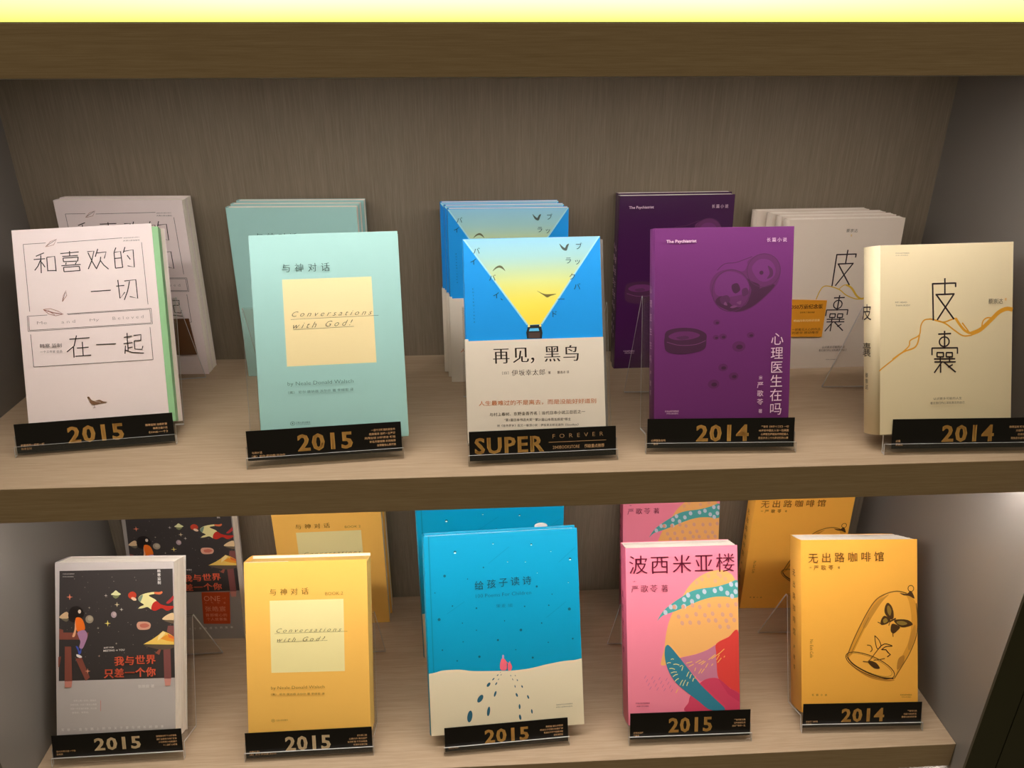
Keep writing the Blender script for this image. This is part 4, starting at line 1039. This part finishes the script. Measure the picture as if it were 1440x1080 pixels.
# ------------------------------------------------------------------ books
def make_book(key, spec):
    """origin: middle of the lower front edge of the front cover; +y goes into the book"""
    w, h = DATA['P'][key][5:7]; W, H, T = w*.001, h*.001, spec['T']*.001
    root = empty(spec['name'], (0, 0, 0))
    film = spec.get('film', False); cm = cmat(spec['col'], film, .42)
    hard = spec.get('hard', False); t = .0025 if hard else .0006; gap = .003 if hard else .0004
    bul = spec.get('bulge', .0012)
    front = box('front_cover', -W/2, W/2, 0, t, 0, H, cm, root, bev=.0008 if hard else .0002)
    bcm = cmat(spec.get('back', spec['col']), film, .42)
    ext = spec.get('ext', 0)*.001
    box('back_cover', -W/2, W/2+ext, T-t, T, 0, H, bcm, root, bev=.0008 if hard else .0002)
    # curved spine
    bm = bmesh.new(); N = 10; A = []
    for i in range(N+1):
        u = i/N; y = u*T; b = bul*math.sin(math.pi*u)**.6 if 0 < u < 1 else 0
        A.append((-W/2-b, y))
    vo = [[bm.verts.new((x, y, z)) for x, y in A] for z in (0, H)]
    vi = [[bm.verts.new((x+.0012, min(max(y, .0003), T-.0003), z)) for x, y in A] for z in (0, H)]
    for i in range(N):
        bm.faces.new((vo[0][i], vo[1][i], vo[1][i+1], vo[0][i+1])); bm.faces.new((vi[0][i+1], vi[1][i+1], vi[1][i], vi[0][i]))
        for z in (0, 1): bm.faces.new((vo[z][i], vo[z][i+1], vi[z][i+1], vi[z][i]))
    bmesh.ops.recalc_face_normals(bm, faces=bm.faces)
    sp = bm_obj('spine', bm, cmat(spec.get('spine', spec['col']), film, .42), root, smooth=True)
    if 'spine_text' in spec:
        sh = Sheet(T*1000, h)
        for txt, v0, v1, em, c in spec['spine_text']: sh.chars(txt, (T*500, v0), (T*500, v1), em, 0, c)
        so = sh.build('spine_lettering', sp, M['ink'], (-W/2-bul-.00015, T/2, 0)); so.rotation_euler = (0, 0, -math.pi/2)
    # page block with sheets visible as fine ridges along top and fore edge
    y0, y1 = t+.0001, T-t-.0001
    if 'endpaper' in spec:
        e = spec['endpaper']; ye = y0+e[1]*.001
        box('endpaper', -W/2+.002, W/2+e[2]*.001, y0, ye, gap, H-gap-.003, cmat(e[0]), root); y0 = ye+.0001
    bm = bmesh.new(); n = 22; fore = W/2-gap-spec.get('inset', 0)*.001; top = H-gap-spec.get('inset', 0)*.0005; rnd = random.Random(5)
    for i in range(n):
        a, b = y0+(y1-y0)*i/n, y0+(y1-y0)*(i+1)/n; d = rnd.uniform(0, .00045)
        add_box(bm, -W/2+.0015, fore-d-spec.get('taper', 0)*.001*i/n, a, b, gap, top-d)
    bm_obj('page_block', bm, M['paper'], root)
    if 'flap' in spec:   # folded jacket flap tucked behind the front cover
        box('jacket_flap', -W/2+.001, -W/2+W*spec['flap'], t+.0002, t+.0008, gap, H+.0002, M['paper'], root)
    if 'band_v' in spec:  # paper band wraps round the spine
        box('belly_band', -W/2-bul-.0006, -W/2+.002, -.0019, T, 0, H-spec['band_v']*.001, cmat((228, 216, 200), film), root, bev=.0005)
    if hard:  # hinge groove beside the spine
        bm = bmesh.new(); add_box(bm, -W/2+.0055, -W/2+.0067, -.00003, .0002, .001, H-.001)
        bm_obj('hinge_groove', bm, cmat(tuple(int(v*.8) for v in spec['groove'])), front)
    paint(list(DATA['ART'][spec.get('art', key)])+spec.get('extra', []), w, h, front, root, film)
    return root

def copy_tree(o, parent=None):
    c = o.copy(); col.objects.link(c); c.parent = parent
    for ch in [q for q in bpy.data.objects if q.parent == o]: copy_tree(ch, c)
    return c

Z = {'A': 0.0, 'C': 0.0, 'B': -.4016, 'D': -.4016}
def place(root, key, dx=0, dy=0, dz=0, dyaw=0, dtilt=0, scale=None):
    X, Y, z, yaw, tilt, w, h = DATA['P'][key]
    root.location = ((X+dx)*.001, (Y+dy)*.001, Z[key[0]]+(z+dz)*.001)
    root.rotation_euler = (-R(tilt+dtilt), 0, R(yaw+dyaw))
    if scale: root.scale = scale

SPEC = {
 'A1': dict(name='paperback_book', T=25, col=(236, 220, 218), endpaper=((150, 200, 148), 12, 6.0), ext=8, taper=-8),
 'A2': dict(name='paperback_book', T=18, col=(164, 209, 205)),
 'A3': dict(name='hardcover_book', T=22, col=(22, 150, 232), spine=(22, 150, 232), bulge=.001, back=(120, 115, 108), ext=7, band_v=99),
 'A4': dict(name='paperback_book', T=20, col=(112, 48, 112), spine_text=[('心理医生在吗', 60, 130, 8, (225, 190, 215)), ('严歌苓', 145, 165, 6, (225, 190, 215))]),
 'A5': dict(name='jacketed_hardcover_book', T=27, col=(238, 220, 182), bulge=.006, hard=False, spine_text=[('皮', 66, 66, 17, (42, 28, 32)), ('囊', 104, 104, 15, (42, 28, 32)), ('蔡崇达', 130, 142, 5, (60, 50, 45))]),
 'B1': dict(name='jacketed_paperback_book', T=33, col=(190, 180, 176), back=(215, 208, 200), ext=1, flap=.45),
 'B2': dict(name='paperback_book', T=34, col=(247, 192, 94), flap=.36, endpaper=((250, 205, 110), 31, -.3)),
 'B3': dict(name='hardcover_book', T=20, col=(1, 150, 191), hard=True, bulge=.002, groove=(2, 160, 196)),
 'B4': dict(name='paperback_book', T=34, col=(246, 138, 162), spine=(214, 100, 130), inset=0, spine_text=[('波西米亚楼', 60, 130, 9, (112, 22, 54))]),
 'B5': dict(name='jacketed_paperback_book', T=36, ext=-13, taper=12, col=(250, 182, 74), spine=(242, 178, 76), bulge=.002, flap=.3, spine_text=[('无出路咖啡馆', 45, 120, 9, (108, 66, 14)), ('严歌苓', 140, 165, 6, (108, 66, 14))]),
}

# ------------------------------------------------------------------ bookcase and room
D = .3064; T_ = .038; XL, XR = -.5346, .5711; ZS = (.3968, 0.0, -.4016, -.803)
case = empty('bookcase', (0, 0, -.9)); tag(case, 'built-in oak veneer bookcase with lit shelves and grey side panels', 'bookcase')
def cpart(name, *a, parent=case, bev=0):
    o = box(name, *a, bev=bev); o.parent = parent; o.matrix_parent_inverse = case.matrix_world.inverted() if 0 else Matrix.Translation((0, 0, .9)) if parent is case else Matrix.Identity(4)
    return o
for i, z in enumerate(ZS):
    ins = .03 if i == 0 else .012
    s = cpart('shelf', XL+.0003, XR-.0003, 0, D, z-T_, z, M['wood_x'], bev=.0006)
    ch = cpart('light_channel', XL+.01, XR-.01, .018, .038, z-T_-.0008, z-T_+.004, M['led_body'], parent=s)
    ld = cpart('led_strip', XL+ins, XR-ins, .021, .035, z-T_-.0012, z-T_-.0008, M['led'], parent=ch)
    cpart('channel_lip', XL+.01, XR-.01, .018, .019, z-T_-.0016, z-T_-.0008, M['led_body'], parent=ch)
cpart('back_panel', XL, XR, D, D+.018, -.9, .72, M['wood_z'])
cpart('side_panel', XL-.003, XL, -.020, D, -.9, .72, M['panel'])
cpart('side_panel', XR, XR+.003, -.020, D, -.9, .72, M['panel'])
for s, x in ((-1, XL-.0032), (1, XR+.0032)):
    cpart('pilaster', min(x, x+s*.038), max(x, x+s*.038), -.020, D, -.9, .72, M['pilaster'])
    x2 = x+s*.0395
    cpart('pilaster', min(x2, x2+s*.12), max(x2, x2+s*.12), -.020, D, -.9, .72, M['pilaster'])
cpart('top_board', XL-.2, XR+.2, -.02, D+.018, .7202, .76, M['wood_x'])
cpart('plinth', XL+.001, XR-.001, .02, .04, -.8995, -.8412, M['wood_x'])
lb = empty('painted_glow_panel', (.02, .06, .3972)); tag(lb, 'back panel above the highest shelf, its light painted as yellow-white glow', 'light')  # stands in for the lit back panel of the top bay; glow painted on
b = box('glow_face', XL+.006-.02, XR-.006-.02, 0, .004, .0005, .30, M['panel_glow']); b.parent = lb
b = box('panel_backing', XL+.006-.02, XR-.006-.02, .0045, .05, .0005, .30, M['led_body']); b.parent = lb
fl = box('floor', -2.5, 2.5, -2.5, 1.2, -.95, -.9003, M['floor']); tag(fl, kind='structure')
wl = box('wall_back', -2.5, 2.5, .34, .40, -.9, 1.8, simple('painted_wall', (150, 140, 125), .8)); tag(wl, kind='structure')

# ------------------------------------------------------------------ acrylic stands and cards
TA = math.tan(R(17)); SA = math.sin(R(17)); CA = math.cos(R(17))
def ribbon(name, prof, w, t, parent, capA=True, capB=True):
    """sheet of thickness t following the (y,z) centre line, w wide"""
    n = len(prof); Lf = []; Rt = []
    for i, p in enumerate(prof):
        ds = []
        if i > 0: d = (p[0]-prof[i-1][0], p[1]-prof[i-1][1]); l = math.hypot(*d); ds.append((d[0]/l, d[1]/l))
        if i < n-1: d = (prof[i+1][0]-p[0], prof[i+1][1]-p[1]); l = math.hypot(*d); ds.append((d[0]/l, d[1]/l))
        nx = sum(-d[1] for d in ds); ny = sum(d[0] for d in ds); l = math.hypot(nx, ny); nx, ny = nx/l, ny/l
        c = max(.4, nx*-ds[0][1]+ny*ds[0][0]); Lf.append((p[0]+nx*t/2/c, p[1]+ny*t/2/c)); Rt.append((p[0]-nx*t/2/c, p[1]-ny*t/2/c))
    bm = bmesh.new(); V = {}
    for si, x in enumerate((-w/2, w/2)):
        V[si] = ([bm.verts.new((x*.001, y*.001, z*.001)) for y, z in Lf], [bm.verts.new((x*.001, y*.001, z*.001)) for y, z in Rt])
    for i in range(n-1):
        bm.faces.new((V[0][0][i], V[1][0][i], V[1][0][i+1], V[0][0][i+1])); bm.faces.new((V[0][1][i+1], V[1][1][i+1], V[1][1][i], V[0][1][i]))
        for s in (0, 1):
            f = bm.faces.new((V[s][0][i], V[s][0][i+1], V[s][1][i+1], V[s][1][i])); f.material_index = 1
    for i, c in ((0, capA), (n-1, capB)):
        if c: f = bm.faces.new((V[0][0][i], V[0][1][i], V[1][1][i], V[1][0][i])); f.material_index = 1
    bmesh.ops.recalc_face_normals(bm, faces=bm.faces)
    return bm_obj(name, bm, [M['acrylic'], M['acrylic_edge']], parent)

STAND_FIX = {'A5': dict(dx=-7), 'A1': dict(dyaw=1.5)}
CARD = {
 'A1': ('2015', ['和喜欢的一切在一起', '韩寒监制'], ['韩寒监制 治愈故事', '韩寒主编小说', '《ONE·一个》']),
 'A2': ('2015', ['与神对话', '［美］尼尔·唐纳德·沃尔什'], ['一部千万畅销的灵性书', '经典重译 连续一五零周', '风靡全球 37种语言 畅销', '知名作家倾情 共同推荐', '全球最佳心灵读物']),
 'A4': ('2014', ['心理医生在吗', '严歌苓'], ['严歌苓《金陵十三钗》一切', '45岁的中国女人与一位美国', '心理医生跨越治疗的隐秘人', '隐忍岁月二十九年记忆的心事']),
 'A5': ('2014', ['皮囊', '蔡崇达'], ['韩寒监制 畅销口碑书', '刘德华 李敬泽', '白岩松 推荐', '现象级非虚构作品集']),
 'B1': ('2015', ['我与世界只差一个你', '张皓宸'], ['张皓宸全新个人故事集', '温暖治愈有力的好故事', '让世界再小也能遇见', '十二篇暖心故事']),
 'B2': ('2015', ['与神对话2', '［美］尼尔·唐纳德·沃尔什'], ['尼尔第二部', '口碑力作 再次启程', '全球畅销 千万册经典', '新增中文修订版']),
 'B3': ('2015', ['给孩子读诗'], ['果麦编 给孩子的诗', '献给孩子们的100首好诗', '精选古今中外经典诗歌', '全彩插图版']),
 'B4': ('2015', ['波西米亚楼', '严歌苓'], ['严歌苓散文集', '记录旅居生活', '走近严歌苓一生']),
 'B5': ('2014', ['无出路咖啡馆', '严歌苓'], ['严歌苓代表', '长篇小说全新版', '爱情与身份的故事']),
}
BOOKNAME = {'A1': 'white line-drawn book', 'A2': 'mint green book', 'A3': 'blue and yellow book', 'A4': 'purple book', 'A5': 'cream book with orange ribbon line',
 'B1': 'grey starry-night book', 'B2': 'yellow book with cream square', 'B3': 'large cyan snow book', 'B4': 'pink patterned book', 'B5': 'orange bell-jar book'}
def make_stand(key):
    S = DATA['S'][key]; P = DATA['P'][key]; T = SPEC[key]['T']; t = P[4]; fx = STAND_FIX.get(key, {})
    yaw = S['yaw']+fx.get('dyaw', 0); X = S['X']+fx.get('dx', 0)
    z0 = Z[key[0]]
    root = empty('acrylic_book_stand', (X*.001, S['Y']*.001, z0+.0001), yaw)
    tag(root, 'clear acrylic easel stand holding the %s on the %s shelf' % (BOOKNAME[key], 'upper' if key[0] == 'A' else 'lower'), 'book stand', 'clear acrylic stands under the front books')
    th = 2.0; ct, st = math.cos(R(t)), math.sin(R(t))
    g = .8+75*abs(math.sin(R(P[3]-yaw)))
    # pocket: lip, floor, rear wall up to the ledge
    lip = [(-2.6+10*SA, .9+10*CA), (-2.6, .9), (1.4, .9)]
    dyb = P[1]-S['Y']
    fz = P[2]; f0 = (dyb-2.6*ct-g*.3, fz+2.6*st)              # front end of the ledge, just under the book
    nrm = (st, ct)
    f0 = (f0[0]-nrm[0]*(th/2+.3), f0[1]-nrm[1]*(th/2+.3))
    Lg = T+3.4+2*g*.6
    f1 = (f0[0]+Lg*ct, max(1.2, f0[1]-Lg*st))
    ribbon('card_pocket', lip+[f0], S['w']+3, th, root, True, False)
    ribbon('ledge', [f0, f1], S['w']+3, th, root, False, False)
    top = (f1[0]+138*st, f1[1]+138*ct)
    ribbon('back_plate', [f1, top], S['w']+3, th, root, False, False)
    ribbon('rear_leg', [top, (top[0]+3.5, top[1]-1.5), (top[0]+(44 if key == 'B3' else 68), .8)], S['w']+3, th, root, False, True)
    # card standing in the pocket
    r = S['rise']; cy = (r*SA-.2); cz = 2.0+r*CA
    M4 = Matrix.Translation((X*.001, S['Y']*.001, z0)) @ Matrix.Rotation(R(yaw), 4, 'Z')
    off = S['X']-X
    c = box('price_card', -S['w']*.0005, S['w']*.0005, 0, .0004, 0, S['h']*.001, M['black_card'])
    c.location = M4 @ Vector((off*.001, cy*.001, cz*.001)); c.rotation_euler = (-R(17), 0, R(yaw))
    w, h = S['w'], S['h']
    big = Sheet(w, h); sm = Sheet(w, h)
    if key == 'A3':
        big.text('SUPER', (5.5, h*.5), (74, h*.5), h*.56, 2, 0, (1, 1, 1))
        sm.text('F  O  R  E  V  E  R', (83, h*.27), (134, h*.25), 4.0, -1, 0, (1, 1, 1)); sm.line([(79, h*.47), (137, h*.47)], .45, (1, 1, 1))
        sm.text('2040BOOKSTORE', (83, h*.65), (110, h*.65), 3.2, 0, 0, (1, 1, 1)); sm.text('超级重点推荐', (115, h*.65), (135, h*.65), 3.8, 1, 0, (1, 1, 1))
        lab = 'black card reading SUPER FOREVER under the blue and yellow book'
    else:
        yr, left, right = CARD[key]
        cx = {'A1': .5, 'A2': .5, 'A4': .51, 'A5': .52, 'B1': .5, 'B2': .49, 'B3': .5, 'B4': .5, 'B5': .505}[key]*w
        big.text(yr, (cx-26.5, h*.51), (cx+26.5, h*.51), h*.58, 2, 0, (1, 1, 1))
        for i, t_ in enumerate(left[::-1]):
            sm.text(t_, (4, h*.86-i*3.6), (4+len(t_)*2.45, h*.86-i*3.6), 2.5, 1, 0, (1, 1, 1))
        for i, t_ in enumerate(right):
            n = len(t_)*2.35; yy = h*.5-(len(right)-1)*1.95+i*3.9
            sm.text(t_, (w-6-n, yy), (w-6, yy), 2.5, 1, 0, (1, 1, 1))
        lab = 'black card reading %s with gold lettering under the %s' % (yr, BOOKNAME[key])
    big.build('gold_lettering', c, M['gold_pale' if key in ('B1', 'B2') else 'gold'], (0, -.00003, 0)); sm.build('small_lettering', c, M['goldsmall'], (0, -.00003, 0))
    tag(c, lab, 'card', 'black year cards in front of the books')

for k in SPEC: make_stand(k)

LAB = {
 'A1': 'white book with thin brush lettering in line frames, standing at front left of upper shelf',
 'A2': 'mint green book with cream square on acrylic stand, front of upper shelf',
 'A3': 'blue book with yellow headlight cone and white band behind the SUPER card',
 'A4': 'bright purple book with vertical white title, standing in front on upper shelf',
 'A5': 'cream book with black title and orange ribbon line, front right of upper shelf',
 'B1': 'grey book with girl and flying man among stars, front left of lower shelf',
 'B2': 'yellow book with cream square on acrylic stand, front of lower shelf',
 'B3': 'large cyan book with snowfield and two pink figures, front of lower shelf',
 'B4': 'pink book with orange, teal and red shapes, front of lower shelf',
 'B5': 'orange book with butterfly in a bell jar, front right of lower shelf'}
proto = {}
for k, s in SPEC.items():
    b = make_book(k, s); place(b, k); tag(b, LAB[k], 'book', 'books on acrylic stands'); proto[k] = b

# copies leaning at the back; first = the nearest of each stack
def stack(key, src, spec, steps, labels, group):
    """steps: offsets (dx, dy, dz) in mm of every further copy behind the first"""
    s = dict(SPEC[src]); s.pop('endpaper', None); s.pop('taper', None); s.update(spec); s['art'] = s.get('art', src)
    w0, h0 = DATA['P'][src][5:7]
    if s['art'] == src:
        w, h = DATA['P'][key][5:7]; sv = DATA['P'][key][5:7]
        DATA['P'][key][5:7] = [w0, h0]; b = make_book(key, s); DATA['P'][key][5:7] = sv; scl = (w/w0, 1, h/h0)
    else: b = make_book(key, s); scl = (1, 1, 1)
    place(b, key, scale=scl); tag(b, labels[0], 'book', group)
    for i, (dx, dy, dz, dt) in enumerate(steps):
        c = copy_tree(b); place(c, key, dx, dy, dz, 0, dt, scale=scl); tag(c, labels[i+1], 'book')
    return b

extraC1 = DATA['ART']['C1x']; extraD1 = DATA['ART']['D1x']
def scaled(ops, key, src):
    w, h = DATA['P'][key][5:7]; w0, h0 = DATA['P'][src][5:7]; a, b = w0/w, h0/h; f = lambda p: [p[0]*a, p[1]*b]; out = []
    for o in ops:
        o = list(o)
        if o[0] == 'G': o[2] = [f(p) for p in o[2]]
        elif o[0] == 'E': o[2] = f(o[2])
        elif o[0] in 'TK' and o[0] != 'PART': o[3] = f(o[3]); o[4] = f(o[4])
        out.append(o)
    return out
stack('C1', 'A1', dict(T=14, ext=0, extra=scaled(extraC1, 'C1', 'A1'), film=True), [(0.5, 14.4, 0, 0)],
      ['white line-drawn book with brown sticker leaning behind the front white book', 'rearmost white line-drawn book, only its edges showing behind its twin'], 'white books at the back of upper shelf')
stack('C2', 'A2', dict(T=13, film=True), [(2, 14, 1, 0), (5, 28, 2, 0)],
      ['shrink-wrapped mint green book leaning at the back, nearest of its stack of three', 'middle one of the three mint green books stacked at the back', 'rearmost of the three mint green books, against the back panel'], 'mint green books at the back of upper shelf')
stack('C3', 'A3', dict(T=13, film=True, ext=0, hard=False, back=(22, 150, 232)), [(-4, 13.6, 1, 0), (-9, 27.2, 2, 0)],
      ['blue and yellow book behind the front one, nearest of its stack of three', 'middle one of three blue books stacked at the back', 'rearmost of three blue books stacked at the back, a blue spine edge showing'], 'blue books at the back of upper shelf')
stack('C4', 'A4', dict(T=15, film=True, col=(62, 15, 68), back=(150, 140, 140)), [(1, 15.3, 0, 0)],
      ['dark shrink-wrapped purple book leaning behind the bright purple one', 'rearmost purple book, only its grey-edged top showing'], 'purple books at the back of upper shelf')
stack('C5', 'A5', dict(T=13, col=(220, 205, 190), art='C5', bulge=.004), [(-4.5, 13.4, 1, 0), (-11, 26.8, 1.5, 0), (-25, 40.2, 2, 0)],
      ['off-white book with orange anniversary sticker, nearest of its leaning stack', 'second off-white book of the leaning stack at back right', 'third off-white book of the leaning stack at back right', 'rearmost off-white book, shifted left of its stack at back right'], 'off-white books at the back of upper shelf')
stack('D1', 'B1', dict(T=22, extra=scaled(extraD1, 'D1', 'B1'), col=(150, 142, 136), back=(150, 142, 136)), [],
      ['grey starry-night book with red-brown sticker leaning at back left of lower shelf'], None)
stack('D2', 'B2', dict(T=18), [(2, 19, 0, 0)],
      ['yellow book with cream square leaning at the back of lower shelf', 'second yellow book behind it, only its right edge showing'], 'yellow books at the back of lower shelf')
stack('D3', 'B3', dict(T=20, extra=scaled(DATA['ART']['D3x'], 'D3', 'B3')), [], ['large cyan book leaning at the back, mostly hidden by its twin in front'], None)
stack('D4', 'B4', dict(T=22), [], ['pink patterned book leaning at the back, lower shelf above the front pink book'], None)
stack('D5', 'B5', dict(T=28, ext=0), [], ['orange bell-jar book leaning at back right of lower shelf'], None)
